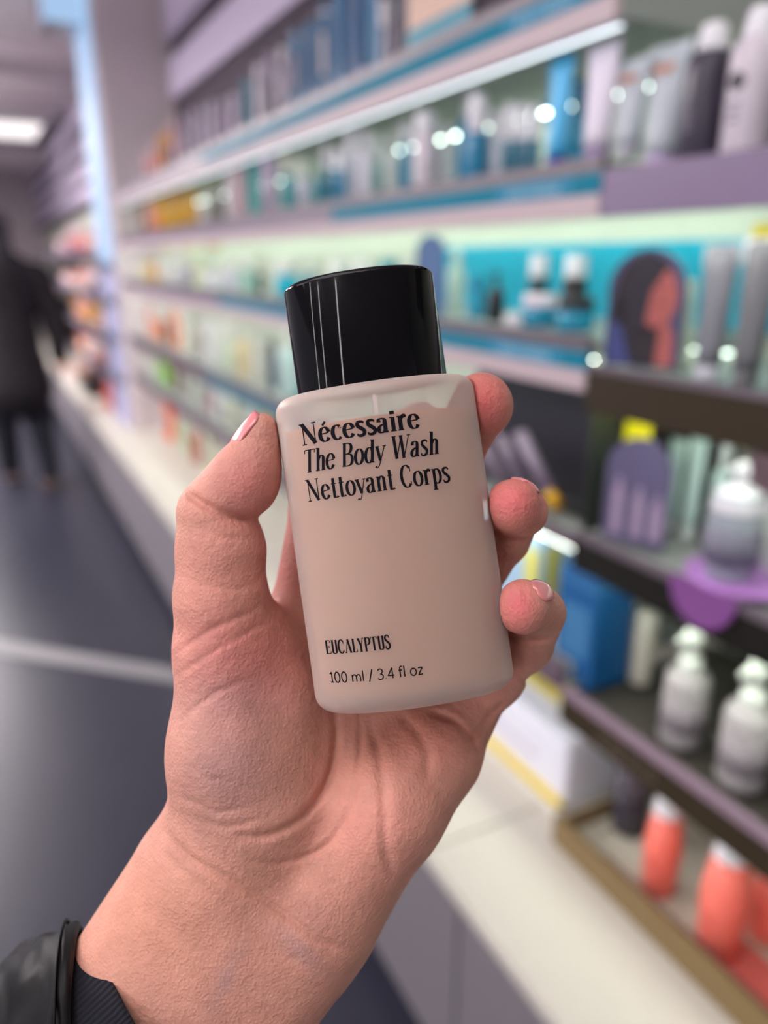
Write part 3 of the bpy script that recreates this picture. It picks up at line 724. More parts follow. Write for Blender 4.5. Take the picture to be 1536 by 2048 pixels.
# ------------------------------------------------------------------ far shelves beyond the pillar
rnd = random.Random(5)
FARC = [(150, 60, 60), (190, 120, 110), (200, 160, 150), (90, 60, 70), (210, 180, 190), (190, 160, 70), (170, 150, 190), (60, 44, 52), (214, 190, 180), (220, 90, 60), (120, 160, 190), (226, 210, 214)]
FARN = ['dark red', 'brick pink', 'blush', 'plum', 'pale pink', 'ochre', 'lavender', 'near black', 'beige', 'orange red', 'pale blue', 'off white']
fi = 0
for lv, (zs_, dd) in enumerate([(0.78, 'lowest'), (1.10, 'second lowest'), (1.42, 'second highest'), (1.74, 'highest')]):
    t = tag(empty('wall_shelf', (0.85, 6.12, zs_)), 'far dark shelf beyond the blue pillar, %s of four' % dd, 'shelf')
    box('board', M_dark, 0.01, 0.39, 0, 8.0, -0.03, 0, t)
    box('edge_rail', M_mauve, 0, 0.0095, 0, 8.0, -0.045, 0.004, t)
    if lv: box('led_diffuser', mat('led_far_glow', (1,1,1), emit=(1, 0.85, 0.85), estr=4.0), 0.02, 0.035, 0.02, 7.9, -0.033, -0.0305, t)
    y = 6.22
    q = 0
    while y < 10.4 and q < 12:
        ci = rnd.randrange(12); hh = rnd.uniform(0.12, 0.22); ww = rnd.uniform(0.10, 0.2)
        kd = rnd.choice(['box', 'capped', 'jar', 'box'])
        product(kd, 0.95, y+ww/2, zs_, ww if kd != 'capped' else ww*0.7, hh if kd != 'jar' else hh*0.6, FARC[ci], FARC[(ci+4) % 12], '%s %s on the %s far shelf, %s past the blue pillar' % (FARN[ci], CATG[kd], dd, ORD[q]), group='goods on the far shelves')
        y += ww+rnd.uniform(0.04, 0.2); q += 1
tag(box('display_riser', colmat((206, 60, 40), 0.4), 0.80, 0.92, 6.1, 6.45, ZC+0.001, ZC+0.16), 'red orange block standing on the far counter past the blue pillar', 'display')
tag(box('display_riser', colmat((30, 26, 30), 0.4), 0.72, 0.86, 6.8, 7.5, ZC+0.001, ZC+0.16), 'black low block on the far counter past the blue pillar', 'display')
for q, (y, c) in enumerate([(6.9, (206, 150, 120)), (7.3, (220, 170, 150)), (8.1, (226, 200, 200)), (8.9, (214, 150, 130))]):
    product('jar', 0.74, y, ZC+(0.162 if q < 2 else 0), 0.10, 0.09, c, (226, 200, 190), 'peach toned jar on the far counter, %s from the pillar' % ORD[q], group='jars on the far counter')

# ------------------------------------------------------------------ signed distance modelling
def seg_d(P, a, b, ra, rb):
    a = np.array(a, np.float32); b = np.array(b, np.float32); ab = b-a
    X = P[0]-a[0]; Y = P[1]-a[1]; Z = P[2]-a[2]
    L2 = float(ab @ ab)+1e-9
    t = np.clip((X*ab[0]+Y*ab[1]+Z*ab[2])/L2, 0, 1)
    d = np.sqrt((X-t*ab[0])**2+(Y-t*ab[1])**2+(Z-t*ab[2])**2)
    return d-(ra+(rb-ra)*t)

class Field:
    """grid field; smooth unions of round cones and ellipsoids, then naive surface nets"""
    def __init__(s, lo, hi, h):
        s.lo = np.array(lo, np.float32); s.h = h
        s.n = [int((hi[i]-lo[i])/h)+2 for i in range(3)]
        s.ax = [s.lo[i]+h*np.arange(s.n[i], dtype=np.float32) for i in range(3)]
        s.D = np.full(s.n, 30.0*h, np.float32)
    def sub(s, lo, hi):
        sl = []
        for i in range(3):
            a = max(0, int(math.floor((lo[i]-s.lo[i])/s.h))); b = min(s.n[i], int(math.ceil((hi[i]-s.lo[i])/s.h))+1)
            if b <= a: return None, None
            sl.append(slice(a, b))
        return tuple(sl), (s.ax[0][sl[0]][:, None, None], s.ax[1][sl[1]][None, :, None], s.ax[2][sl[2]][None, None, :])
    def smin(s, sl, d, k):
        A = s.D[sl]
        if k <= 0: s.D[sl] = np.minimum(A, d); return
        hh = np.maximum(k-np.abs(A-d), 0)/k
        s.D[sl] = np.minimum(A, d)-hh*hh*k*0.25
    def cone(s, a, b, ra, rb, k):
        R = max(ra, rb)+k+3*s.h
        sl, P = s.sub([min(a[i], b[i])-R for i in range(3)], [max(a[i], b[i])+R for i in range(3)])
        if sl is None: return
        s.smin(sl, seg_d(P, a, b, ra, rb), k)
    def ell(s, c, r, k, axes=None):
        R = max(r)+k+3*s.h
        sl, P = s.sub([c[i]-R for i in range(3)], [c[i]+R for i in range(3)])
        if sl is None: return
        X = [P[i]-c[i] for i in range(3)]
        if axes is not None:
            X = [X[0]*ax[0]+X[1]*ax[1]+X[2]*ax[2] for ax in axes]
        k0 = np.sqrt((X[0]/r[0])**2+(X[1]/r[1])**2+(X[2]/r[2])**2)
        k1 = np.sqrt((X[0]/r[0]**2)**2+(X[1]/r[1]**2)**2+(X[2]/r[2]**2)**2)+1e-9
        s.smin(sl, k0*(k0-1)/k1, k)
    def mesh(s, name):
        D = s.D; ins = D < 0
        nx, ny, nz = s.n
        acc = np.zeros((nx-1, ny-1, nz-1, 3), np.float32); cnt = np.zeros((nx-1, ny-1, nz-1), np.float32)
        edges = []
        for axis in range(3):
            sa = [slice(None)]*3; sb = [slice(None)]*3
            sa[axis] = slice(0, -1); sb[axis] = slice(1, None)
            A = D[tuple(sa)]; B = D[tuple(sb)]
            cross = (A < 0) != (B < 0)
            idx = np.argwhere(cross)
            a = A[cross]; b = B[cross]; t = a/(a-b)
            pos = idx.astype(np.float32); pos[:, axis] += t
            o1, o2 = [q for q in range(3) if q != axis]
            for d1 in (0, -1):
                for d2 in (0, -1):
                    c = idx.copy(); c[:, o1] += d1; c[:, o2] += d2
                    ok = np.all((c >= 0) & (c < np.array([nx-1, ny-1, nz-1])), axis=1)
                    cc = c[ok]
                    np.add.at(cnt, (cc[:, 0], cc[:, 1], cc[:, 2]), 1)
                    np.add.at(acc, (cc[:, 0], cc[:, 1], cc[:, 2]), pos[ok])
            edges.append((idx, a < 0, axis, o1, o2))
        act = cnt > 0
        vid = np.full(act.shape, -1, np.int64); vid[act] = np.arange(act.sum())
        V = (acc[act]/cnt[act][:, None])*s.h+s.lo
        Fs = []
        for idx, neg, axis, o1, o2 in edges:
            ok = (idx[:, o1] > 0) & (idx[:, o2] > 0) & (idx[:, o1] < s.n[o1]-1) & (idx[:, o2] < s.n[o2]-1)
            i = idx[ok]; ng = neg[ok]
            def c(d1, d2):
                q = i.copy(); q[:, o1] += d1; q[:, o2] += d2
                return vid[q[:, 0], q[:, 1], q[:, 2]]
            q = np.stack([c(-1, -1), c(0, -1), c(0, 0), c(-1, 0)], 1)
            flip = ng if axis != 1 else ~ng
            q[~flip] = q[~flip][:, ::-1]
            Fs.append(q)
        Q = np.concatenate(Fs)
        Q = Q[(Q >= 0).all(1)]
        me = bpy.data.meshes.new(name)
        me.vertices.add(len(V)); me.vertices.foreach_set('co', V.astype(np.float32).ravel())
        me.loops.add(len(Q)*4); me.loops.foreach_set('vertex_index', Q.ravel().astype(np.int32))
        me.polygons.add(len(Q)); me.polygons.foreach_set('loop_start', np.arange(0, len(Q)*4, 4, dtype=np.int32))
        me.polygons.foreach_set('use_smooth', np.ones(len(Q), bool))
        me.update(calc_edges=True); me.validate()
        return me, V

# ------------------------------------------------------------------ the held bottle and the hand
D0 = 0.2188                     # distance of the bottle axis
MM = 0.001
def cs(px, py, z=0.0):
    """hand frame (mm): x right, y up, z towards the viewer, origin on the bottle axis plane"""
    d = D0*1000-z
    return ((px-768)/F*d-OX, (1024-py)/F*d-OY, z)
OX = (789-768)/F*D0*1000
OY = (1024-1085)/F*D0*1000
org = Vector((0, 0, H))+CAMROT @ Vector((OX*MM, OY*MM, -D0))
HM = Matrix.Translation(org) @ CAMROT.to_4x4() @ Matrix.Scale(MM, 4)

TILT = math.atan2(0.139, 0.990)
BM = Matrix.Translation(org) @ CAMROT.to_4x4() @ Matrix.Rotation(TILT, 4, 'Z')
BA, BB, BH = 28.3, 16.6, 44.3    # bottle half width, half depth, half height (mm)

bot = bpy.data.objects.new('body_wash_bottle', None); COL.objects.link(bot)
bot.matrix_world = BM @ Matrix.Translation((0, -BH*MM, 0))
tag(bot, 'frosted beige body wash bottle with glossy black cap held up in the hand', 'bottle')

def oval_rings(prof, a, b, n=96, p=2.15):
    """prof: list of (inset, height) mm; ring in the x-z plane, height along y"""
    rings = []
    for ins, hgt in prof:
        r = []
        for j in range(n):
            th = 2*math.pi*j/n; c, s_ = math.cos(th), math.sin(th)
            x = (a-ins)*math.copysign(abs(c)**(2/p), c); z = (b-ins)*math.copysign(abs(s_)**(2/p), s_)
            r.append((x*MM, hgt*MM, z*MM))
        rings.append(r)
    return rings
def rounded(h0, h1, r0, r1, k=7):
    pr = [(r0*(1-math.sin(i/k*math.pi/2)), h0+r0*(1-math.cos(i/k*math.pi/2))) for i in range(k+1)]
    pr += [(r1*(1-math.cos(i/k*math.pi/2)), h1-r1*(1-math.sin(i/k*math.pi/2))) for i in range(k+1)]
    return [(r0+4, h0+0.0)]+pr+[(r1+4, h1)]
def glassy(name, col, rough, trans, sss=0.0, ior=1.45):
    m = mat(name, col, rough=rough, trans=trans, ior=ior, sss=sss)
    return m
M_frost = mat('frosted_plastic', rgb(224, 204, 194), rough=0.38, sss=0.5)
nt = M_frost.node_tree
pb = nt.nodes['Principled BSDF']; pb.inputs['Subsurface Scale'].default_value = 0.008
pb.inputs['Subsurface Radius'].default_value = (1.0, 0.8, 0.7)
tr = nt.nodes.new('ShaderNodeBsdfTransparent'); ms = nt.nodes.new('ShaderNodeMixShader'); ms.inputs[0].default_value = 0.42
fr = nt.nodes.new('ShaderNodeLayerWeight'); fr.inputs['Blend'].default_value = 0.35
mrf = nt.nodes.new('ShaderNodeMapRange'); mrf.inputs['To Min'].default_value = 0.62; mrf.inputs['To Max'].default_value = 0.12
nt.links.new(fr.outputs['Facing'], mrf.inputs['Value']); nt.links.new(mrf.outputs['Result'], ms.inputs[0])
nt.links.new(pb.outputs[0], ms.inputs[1]); nt.links.new(tr.outputs[0], ms.inputs[2])
nt.links.new(ms.outputs[0], nt.nodes['Material Output'].inputs['Surface'])
M_liquid = mat('beige_liquid', rgb(182, 128, 90), rough=0.6, spec=0.15, sss=0.6)
MB().loft(oval_rings(rounded(0, 2*BH, 4.6, 4.2), BA, BB)).build('bottle_body', M_frost, bot)
MB().loft(oval_rings(rounded(3.6, 2*BH-9.5, 4.0, 0.5), BA-2.0, BB-2.0)).build('liquid', M_liquid, bot)
# cap
capo = MB().loft(oval_rings(rounded(2*BH-0.4, 2*BH+30.8, 0.3, 1.7), 21.3, 12.6, p=2.2)).build('cap', M_black_gloss, bot)
# neck inside the shoulder and mould seam
MB().box(-0.0005, 0.0005, (2*BH-9.5)*MM, (2*BH-4.4)*MM, (BB-1.2)*MM, (BB-0.05)*MM).build('mould_seam', mat('seam_white', rgb(230, 220, 220), rough=0.5), bot)

# lettering: pen strokes laid on the curved front
def arc(cx, cy, rx, ry, a0, a1, n=14):
    return [(cx+rx*math.cos(math.radians(a0+(a1-a0)*i/n)), cy+ry*math.sin(math.radians(a0+(a1-a0)*i/n))) for i in range(n+1)]
# glyph: advance, list of (points, mode) ; mode: 's' pen, 't' thick, 'h' hair, number = fixed width factor
XH = 0.66
def serif(x, y, w=0.16): return ([(x-w/2, y), (x+w/2, y)], 'h')
G = {
 'N': (0.62, [([(0.10,0),(0.10,1)],'h'), ([(0.08,1),(0.50,0)],'t'), ([(0.50,0),(0.50,1)],'h'), serif(0.10,0.012), serif(0.06,0.988), serif(0.50,0.988)]),
 'e': (0.42, [(arc(0.20,0.33,0.155,0.33,14,330),'s'), ([(0.05,0.36),(0.35,0.40)],'h')]),
 'c': (0.38, [(arc(0.20,0.33,0.155,0.33,50,315),'s'), ([(0.30,0.54),(0.305,0.50)],0.13)]),
 's': (0.34, [([(0.27,0.56),(0.25,0.635),(0.17,0.66),(0.08,0.63),(0.055,0.54),(0.09,0.44),(0.19,0.33),(0.27,0.22),(0.27,0.10),(0.21,0.02),(0.13,0.0),(0.06,0.03),(0.04,0.12)],'m')]),
 'a': (0.40, [([(0.07,0.50),(0.08,0.62),(0.17,0.66),(0.25,0.61),(0.27,0.50),(0.27,0.08),(0.30,0.01),(0.36,0.03)],'s'), ([(0.27,0.40),(0.14,0.34),(0.05,0.22),(0.06,0.07),(0.13,0.0),(0.21,0.04),(0.27,0.14)],'s')]),
 'i': (0.24, [([(0.12,0),(0.12,0.66)],'t'), serif(0.12,0.012,0.2), serif(0.07,0.65,0.12), ([(0.12,0.79),(0.12,0.95)],'d')]),
 'r': (0.34, [([(0.11,0),(0.11,0.66)],'t'), serif(0.11,0.012,0.2), serif(0.06,0.65,0.12), ([(0.11,0.46),(0.18,0.62),(0.26,0.66),(0.30,0.58)],'m')]),
 'T': (0.50, [([(0.25,0),(0.25,0.99)],'t'), ([(0.03,0.985),(0.47,0.985)],'h'), serif(0.25,0.012,0.2), ([(0.03,0.99),(0.03,0.84)],'h'), ([(0.47,0.99),(0.47,0.84)],'h')]),
 'h': (0.44, [([(0.11,0),(0.11,1)],'t'), serif(0.11,0.012,0.18), serif(0.06,0.99,0.1), ([(0.11,0.46),(0.18,0.61),(0.26,0.66),(0.33,0.58),(0.34,0.44),(0.34,0)],'s'), serif(0.34,0.012,0.18)]),
 'B': (0.52, [([(0.12,0),(0.12,1)],'t'), ([(0.04,0.99),(0.24,0.99),(0.37,0.93),(0.41,0.77),(0.36,0.60),(0.24,0.53),(0.12,0.53)],'s'), ([(0.24,0.53),(0.40,0.47),(0.46,0.27),(0.41,0.07),(0.26,0.01),(0.04,0.01)],'s')]),
 'o': (0.42, [(arc(0.21,0.33,0.16,0.33,0,360,22),'s')]),
 'd': (0.44, [([(0.33,0.0),(0.33,1)],'t'), (arc(0.20,0.33,0.15,0.33,40,320),'s'), serif(0.38,0.012,0.1), serif(0.28,0.99,0.1)]),
 'y': (0.42, [([(0.06,0.66),(0.22,0.02)],'t'), ([(0.38,0.66),(0.24,0.08),(0.17,-0.18),(0.10,-0.26),(0.04,-0.22)],'h'), serif(0.07,0.65,0.17), serif(0.37,0.65,0.14), ([(0.03,-0.20),(0.06,-0.24)],0.10)]),
 'W': (0.80, [([(0.08,1),(0.24,0)],'t'), ([(0.24,0),(0.40,0.98)],'h'), ([(0.38,1),(0.54,0)],'t'), ([(0.54,0),(0.72,1)],'h'), serif(0.09,0.988,0.2), serif(0.39,0.988,0.16), serif(0.72,0.988,0.16)]),
 't': (0.30, [([(0.13,0.90),(0.13,0.10),(0.17,0.01),(0.25,0.02),(0.28,0.06)],'s'), ([(0.03,0.645),(0.26,0.645)],'h')]),
 'n': (0.46, [([(0.11,0),(0.11,0.66)],'t'), serif(0.11,0.012,0.18), serif(0.06,0.65,0.12), ([(0.11,0.46),(0.18,0.61),(0.26,0.66),(0.33,0.58),(0.34,0.44),(0.34,0)],'s'), serif(0.34,0.012,0.18)]),
 'C': (0.52, [(arc(0.27,0.5,0.21,0.5,45,315,20),'s'), ([(0.44,0.93),(0.44,0.70)],'h'), ([(0.44,0.07),(0.44,0.26)],'h')]),
 'p': (0.44, [([(0.11,-0.28),(0.11,0.66)],'t'), (arc(0.22,0.33,0.155,0.33,140,-140),'s'), serif(0.11,-0.27,0.2), serif(0.06,0.65,0.12)]),
 'E': (0.46, [([(0.12,0),(0.12,1)],'t'), ([(0.04,0.985),(0.40,0.985)],'h'), ([(0.04,0.015),(0.42,0.015)],'h'), ([(0.12,0.52),(0.32,0.52)],'h'), ([(0.40,0.99),(0.40,0.82)],'h'), ([(0.42,0.0),(0.42,0.18)],'h'), ([(0.32,0.60),(0.32,0.44)],'h')]),
 'U': (0.50, [([(0.12,1),(0.12,0.20),(0.16,0.05),(0.26,0.0),(0.36,0.05),(0.40,0.20),(0.40,1)],'s'), serif(0.12,0.988,0.18), serif(0.40,0.988,0.14)]),
 'A': (0.52, [([(0.25,1),(0.44,0)],'t'), ([(0.25,1),(0.07,0)],'h'), ([(0.13,0.34),(0.38,0.34)],'h'), serif(0.07,0.012,0.14), serif(0.44,0.012,0.18)]),
 'L': (0.42, [([(0.12,0),(0.12,1)],'t'), ([(0.04,0.015),(0.38,0.015)],'h'), ([(0.38,0.0),(0.38,0.2)],'h'), serif(0.12,0.988,0.18)]),
 'Y': (0.48, [([(0.06,1),(0.25,0.46)],'t'), ([(0.43,1),(0.25,0.46)],'h'), ([(0.25,0.5),(0.25,0)],'t'), serif(0.25,0.012,0.18), serif(0.06,0.988,0.16), serif(0.42,0.988,0.14)]),
 'P': (0.46, [([(0.12,0),(0.12,1)],'t'), ([(0.04,0.99),(0.24,0.99),(0.38,0.92),(0.42,0.74),(0.37,0.54),(0.24,0.47),(0.12,0.47)],'s'), serif(0.12,0.012,0.18)]),
 'S': (0.42, [([(0.34,0.78),(0.34,0.90),(0.27,0.98),(0.19,1.0),(0.10,0.95),(0.06,0.80),(0.10,0.66),(0.22,0.52),(0.33,0.38),(0.36,0.22),(0.31,0.06),(0.20,0.0),(0.10,0.03),(0.06,0.12),(0.06,0.24)],'m')]),
}
G['\u00e9'] = (G['e'][0], G['e'][1]+[([(0.16,0.76),(0.27,0.93)],0.10)])
SS = {  # plain monoline face for the volume line
 '1': (0.42, [[(0.08,0.80),(0.24,1),(0.24,0)], [(0.08,0.02),(0.38,0.02)]]),
 '0': (0.62, [arc(0.30,0.5,0.22,0.5,0,360,24)]),
 'm': (0.92, [[(0.10,0),(0.10,0.68)], [(0.10,0.44),(0.18,0.62),(0.30,0.68),(0.42,0.60),(0.45,0.44),(0.45,0)], [(0.45,0.44),(0.53,0.62),(0.65,0.68),(0.77,0.60),(0.80,0.44),(0.80,0)]]),
 'l': (0.26, [[(0.12,0),(0.12,1.05)]]),
 '/': (0.46, [[(0.06,-0.12),(0.38,1.08)]]),
 '3': (0.60, [[(0.10,0.86),(0.18,0.97),(0.30,1.0),(0.44,0.93),(0.48,0.78),(0.42,0.60),(0.28,0.53)], [(0.28,0.53),(0.44,0.46),(0.52,0.28),(0.45,0.08),(0.28,0.0),(0.14,0.03),(0.06,0.15)]]),
 '.': (0.28, [[(0.12,0.0),(0.12,0.07)]]),
 '4': (0.64, [[(0.44,0),(0.44,1),(0.06,0.28),(0.58,0.28)]]),
 'f': (0.40, [[(0.36,0.99),(0.26,1.03),(0.17,0.94),(0.16,0.78),(0.16,0)], [(0.03,0.66),(0.34,0.66)]]),
 'o': (0.66, [arc(0.32,0.34,0.24,0.34,0,360,24)]),
 'z': (0.54, [[(0.08,0.66),(0.44,0.66),(0.08,0.02),(0.46,0.02)]]),
}
def resample(p, step):
    q = [p[0]]
    for a, b in zip(p, p[1:]):
        L = math.hypot(b[0]-a[0], b[1]-a[1]); k = max(1, int(L/step))
        for i in range(1, k+1): q.append((a[0]+(b[0]-a[0])*i/k, a[1]+(b[1]-a[1])*i/k))
    return q
def smooth_pts(p):
    if len(p) < 4: return p
    out = []
    P = [p[0]]+list(p)+[p[-1]]
    if p[0] == p[-1]: P = [p[-2]]+list(p)+[p[1]]
    for i in range(1, len(P)-2):
        for k in range(5):
            t = k/5
            c = []
            for d in (0, 1):
                a, b, cc, dd = P[i-1][d], P[i][d], P[i+1][d], P[i+2][d]
                c.append(0.5*(2*b+(cc-a)*t+(2*a-5*b+4*cc-dd)*t*t+(3*b-a-3*cc+dd)*t**3))
            out.append(tuple(c))
    out.append(tuple(p[-1]))
    return out
def front_z(u):
    v = min(0.999, abs(u)/BA)
    return BB*(1-v**2.15)**(1/2.15)
def ribbon(mb, pts, width, sx, sy, u0, v0, slant):
    """pts in glyph units; width(i, direction) in glyph units; mapped to bottle mm"""
    n = len(pts)
    L, R = [], []
    for i in range(n):
        a = pts[max(i-1, 0)]; b = pts[min(i+1, n-1)]
        dx, dy = (b[0]-a[0])*sx, (b[1]-a[1])*sy
        l = math.hypot(dx, dy) or 1e-6
        nx_, ny_ = -dy/l, dx/l
        ww = width(i, abs(dy/l), n)*0.5*sy
        x = pts[i][0]*sx+pts[i][1]*sy*slant; y = pts[i][1]*sy
        L.append((u0+x+nx_*ww, v0+y+ny_*ww)); R.append((u0+x-nx_*ww, v0+y-ny_*ww))
    vs = []; fs = []
    for l_, r_ in zip(L, R):
        for (u, v) in (l_, r_):
            vs.append((u*MM, (v+BH)*MM, (front_z(u)+0.06)*MM))
    for i in range(n-1): fs.append((2*i, 2*i+1, 2*i+3, 2*i+2))
    mb.add(vs, fs)
def serif_text(name, text, u0, u1, v, cap, thick, thin, slant=0.0, gap=0.0):
    adv = sum((0.24 if ch == ' ' else G[ch][0]+gap) for ch in text)
    sx = (u1-u0)/adv
    mb = MB(); x = u0
    for ch in text:
        if ch == ' ': x += 0.24*sx; continue
        a, strokes = G[ch]
        for pts, mode in strokes:
            p = smooth_pts(pts) if len(pts) > 3 else pts
            p = resample(p, 0.08)
            if mode == 't': f = lambda i, s_, n: thick
            elif mode == 'h': f = lambda i, s_, n: thin
            elif mode == 'd': f = lambda i, s_, n: thick*1.15
            elif mode == 's': f = lambda i, s_, n: thin+(thick-thin)*s_**1.6
            elif mode == 'm': f = lambda i, s_, n: thin+(thick*0.95-thin)*math.sin(math.pi*min(1, max(0, i/(n-1))))**0.8
            else: f = lambda i, s_, n, m_=mode: m_*1.1
            ribbon(mb, p, f, sx, cap, x, v, slant)
        x += (a+gap)*sx
    return mb.build(name, M_ink, bot)
def sans_text(name, text, u0, u1, v, cap, wd):
    adv = sum((0.30 if ch == ' ' else SS[ch][0]) for ch in text)
    sx = (u1-u0)/adv; mb = MB(); x = u0
    for ch in text:
        if ch == ' ': x += 0.30*sx; continue
        a, strokes = SS[ch]
        for pts in strokes:
            p = smooth_pts(pts) if len(pts) > 6 else pts
            ribbon(mb, resample(p, 0.07), lambda i, s_, n: wd, sx, cap, x, v, 0)
        x += a*sx
    return mb.build(name, M_ink, bot)
serif_text('brand_name_print', 'N\u00e9cessaire', -21.1, 11.2, 29.75, 5.6, 0.198, 0.058, gap=0.02)
serif_text('product_name_print', 'The Body Wash', -21.6, 15.0, 22.35, 6.0, 0.135, 0.045, slant=0.14, gap=0.02)
serif_text('french_name_print', 'Nettoyant Corps', -21.6, 17.2, 14.6, 5.8, 0.135, 0.045, gap=0.02)
serif_text('scent_print', 'EUCALYPTUS', -22.6, -4.8, -26.8, 3.6, 0.15, 0.06, gap=0.02)
sans_text('volume_print', '100 ml / 3.4 fl oz', -22.6, 2.8, -34.6, 2.75, 0.125)

# ---- hand
per = bpy.data.objects.new('person', None); COL.objects.link(per)
per.matrix_world = Matrix.Translation(org) @ CAMROT.to_4x4() @ Matrix.Translation(Vector(cs(500, 1850, -10))*MM)
tag(per, 'hand in a black jacket sleeve holding up the frosted body wash bottle', 'person')
PO = cs(500, 1850, -10)
HF = Field([v for v in cs(60, 2330, -50)[:2]]+[-48], [cs(1175, 715, 0)[0], cs(1175, 715, 0)[1], 24], 0.62)
def jc(a, b, k=4.0):
    """joint cone: a, b = (px, py, z, r mm)"""
    HF.cone(cs(*a[:3]), cs(*b[:3]), a[3], b[3], k)
# forearm (flat oval: parallel cones)
for (ox, oy, rr) in ((-92, -64, 20.5), (0, 0, 22.5), (96, 66, 19.5)):
    jc((487+ox, 1827+oy, -13, rr), (215+ox*0.85, 2215+oy*0.85, -14, rr*1.04), 8)
# carpus to knuckles
CW = [((440, 1720, -14, 19.0), (610, 1235, -33, 11.5)), ((500, 1740, -15, 19.5), (715, 1270, -34, 11.5)), ((600, 1790, -16, 19.0), (830, 1345, -33, 11.0)), ((640, 1822, -15, 16.8), (915, 1425, -29, 10.5))]
for a, b in CW: jc(a, b, 9)
# hypothenar and palm edge
jc((640, 1795, -13, 17.0), (776, 1612, -12, 15.8), 9)
jc((776, 1612, -12, 15.8), (872, 1505, -19, 13.0), 8)
jc((872, 1505, -19, 13.0), (905, 1445, -25, 10.5), 6)
# thenar
jc((455, 1690, -9, 17.5), (457, 1500, -5, 16.0), 9)
jc((457, 1500, -5, 16.0), (447, 1300, -4, 13.6), 8)
jc((530, 1600, -9, 17.0), (540, 1380, -16, 14.5), 9)
jc((540, 1380, -16, 14.5), (490, 1260, -9, 12.0), 8)
# web towards the index finger
jc((478, 1290, -9, 10.5), (600, 1290, -28, 10.5), 7)
# thumb
jc((447, 1300, -4, 13.0), (442, 1195, -2, 12.6), 5)
jc((442, 1195, -2, 12.6), (442, 1100, -1, 12.2), 4)
jc((442, 1100, -1, 12.2), (434, 1035, 0, 11.0), 3)
jc((430, 1022, 0, 10.2), (486, 955, 1, 9.4), 2.0)
jc((486, 955, 1, 9.4), (518, 890, 0, 6.9), 1.6)
HF.ell(cs(493, 975, 2), (8.6, 8.2, 8.5), 2.0)
HF.ell(cs(524, 864, 0), (5.0, 5.4, 6.4), 1.6)
HF.ell(cs(516, 940, 1), (6.6, 8.6, 8.0), 2.0)
# index
jc((610, 1235, -33, 11.5), (640, 1015, -29, 9.4), 5)
jc((640, 1015, -29, 9.4), (752, 905, -25.5, 8.3), 3)
jc((752, 905, -25.5, 8.3), (840, 850, -24.8, 7.4), 3)
# middle
jc((715, 1270, -34, 11.0), (800, 1060, -30, 9.4), 5)
jc((800, 1060, -30, 9.4), (910, 900, -24, 8.8), 3)
jc((910, 900, -24, 8.8), (960, 815, -9, 8.9), 3)
HF.ell(cs(962, 810, -6), (8.9, 9.1, 9.0), 3.0)
# ring
jc((830, 1345, -33, 10.5), (930, 1185, -30, 9.0), 5)
jc((930, 1185, -30, 9.0), (1004, 1082, -20, 7.4), 3)
jc((1012, 1078, -20, 7.6), (1028, 1042, -13, 7.2), 2)
jc((1034, 1022, -7, 8.2), (1026, 1012, 3, 7.6), 1.6)
HF.ell(cs(1052, 1024, -4), (6.2, 6.4, 6.5), 2.0)
# pinky
jc((915, 1425, -29, 10.5), (992, 1358, -24, 8.2), 5)
jc((992, 1358, -24, 8.2), (1056, 1290, -15, 7.3), 3)
jc((1056, 1290, -15, 7.3), (1080, 1228, -6, 7.4), 2)
jc((1078, 1222, -4, 7.4), (1048, 1213, 5, 7.1), 1.4)
HF.ell(cs(1044, 1214, 6.5), (6.8, 7.6, 6.0), 1.5)

# projected pixel position of every grid column is used to place the natural folds on the palm side
def crease(pts, amp, wpx, zlo=-60, zhi=40, sgn=1.0, taper=True):
    xs_ = [p[0] for p in pts]; ys_ = [p[1] for p in pts]; mg = wpx*3
    lo = cs(min(xs_)-mg, max(ys_)+mg, 0); hi = cs(max(xs_)+mg, min(ys_)-mg, 0)
    sl, P = HF.sub([lo[0]-4, lo[1]-4, zlo], [hi[0]+4, hi[1]+4, zhi])
    if sl is None: return
    d = D0*1000-P[2]
    PX = 768+F*(P[0]+OX)/d; PY = 1024-F*(P[1]+OY)/d
    PX, PY = np.broadcast_arrays(PX, PY)
    best = np.full(PX.shape, 1e9, np.float32); fac = np.zeros(PX.shape, np.float32)
    pts = smooth_pts(pts); n = len(pts)-1
    for i in range(n):
        a, b = pts[i], pts[i+1]
        ex, ey = b[0]-a[0], b[1]-a[1]; L2 = ex*ex+ey*ey+1e-6
        t = np.clip(((PX-a[0])*ex+(PY-a[1])*ey)/L2, 0, 1)
        dd = (PX-a[0]-t*ex)**2+(PY-a[1]-t*ey)**2
        u = (i+t)/n
        fk = np.minimum(1, np.minimum(u, 1-u)*5+0.12) if taper else 1.0
        upd = dd < best
        best = np.where(upd, dd, best); fac = np.where(upd, fk, fac)
    HF.D[sl] += 1.25*sgn*amp*np.exp(-best/(wpx*wpx))*fac
FR = dict(zlo=-25)
crease([(372, 985), (410, 1010), (455, 1030), (510, 1040)], 1.5, 9, -8)
crease([(390, 1050), (440, 1075), (500, 1080)], 0.25, 6, -8)
crease([(524, 1165), (470, 1180), (400, 1170)], 0.25, 7, -8)
crease([(350, 1310), (420, 1260), (520, 1215)], 0.4, 7, -10)
crease([(345, 1360), (430, 1300), (540, 1240)], 0.3, 6, -10)
crease([(360, 1440), (430, 1385), (520, 1350)], 0.35, 7, -10)
crease([(668, 1400), (672, 1480), (655, 1560), (610, 1630), (540, 1668), (470, 1672)], 1.1, 8, -28)
crease([(718, 1410), (722, 1480), (712, 1560), (690, 1640), (640, 1700), (560, 1725), (500, 1722)], 0.6, 7, -28)
crease([(735, 1430), (760, 1520), (768, 1620), (772, 1700), (790, 1760)], 0.7, 11, -30)
crease([(860, 1425), (905, 1440), (935, 1470), (955, 1505)], 1.2, 8, -36)
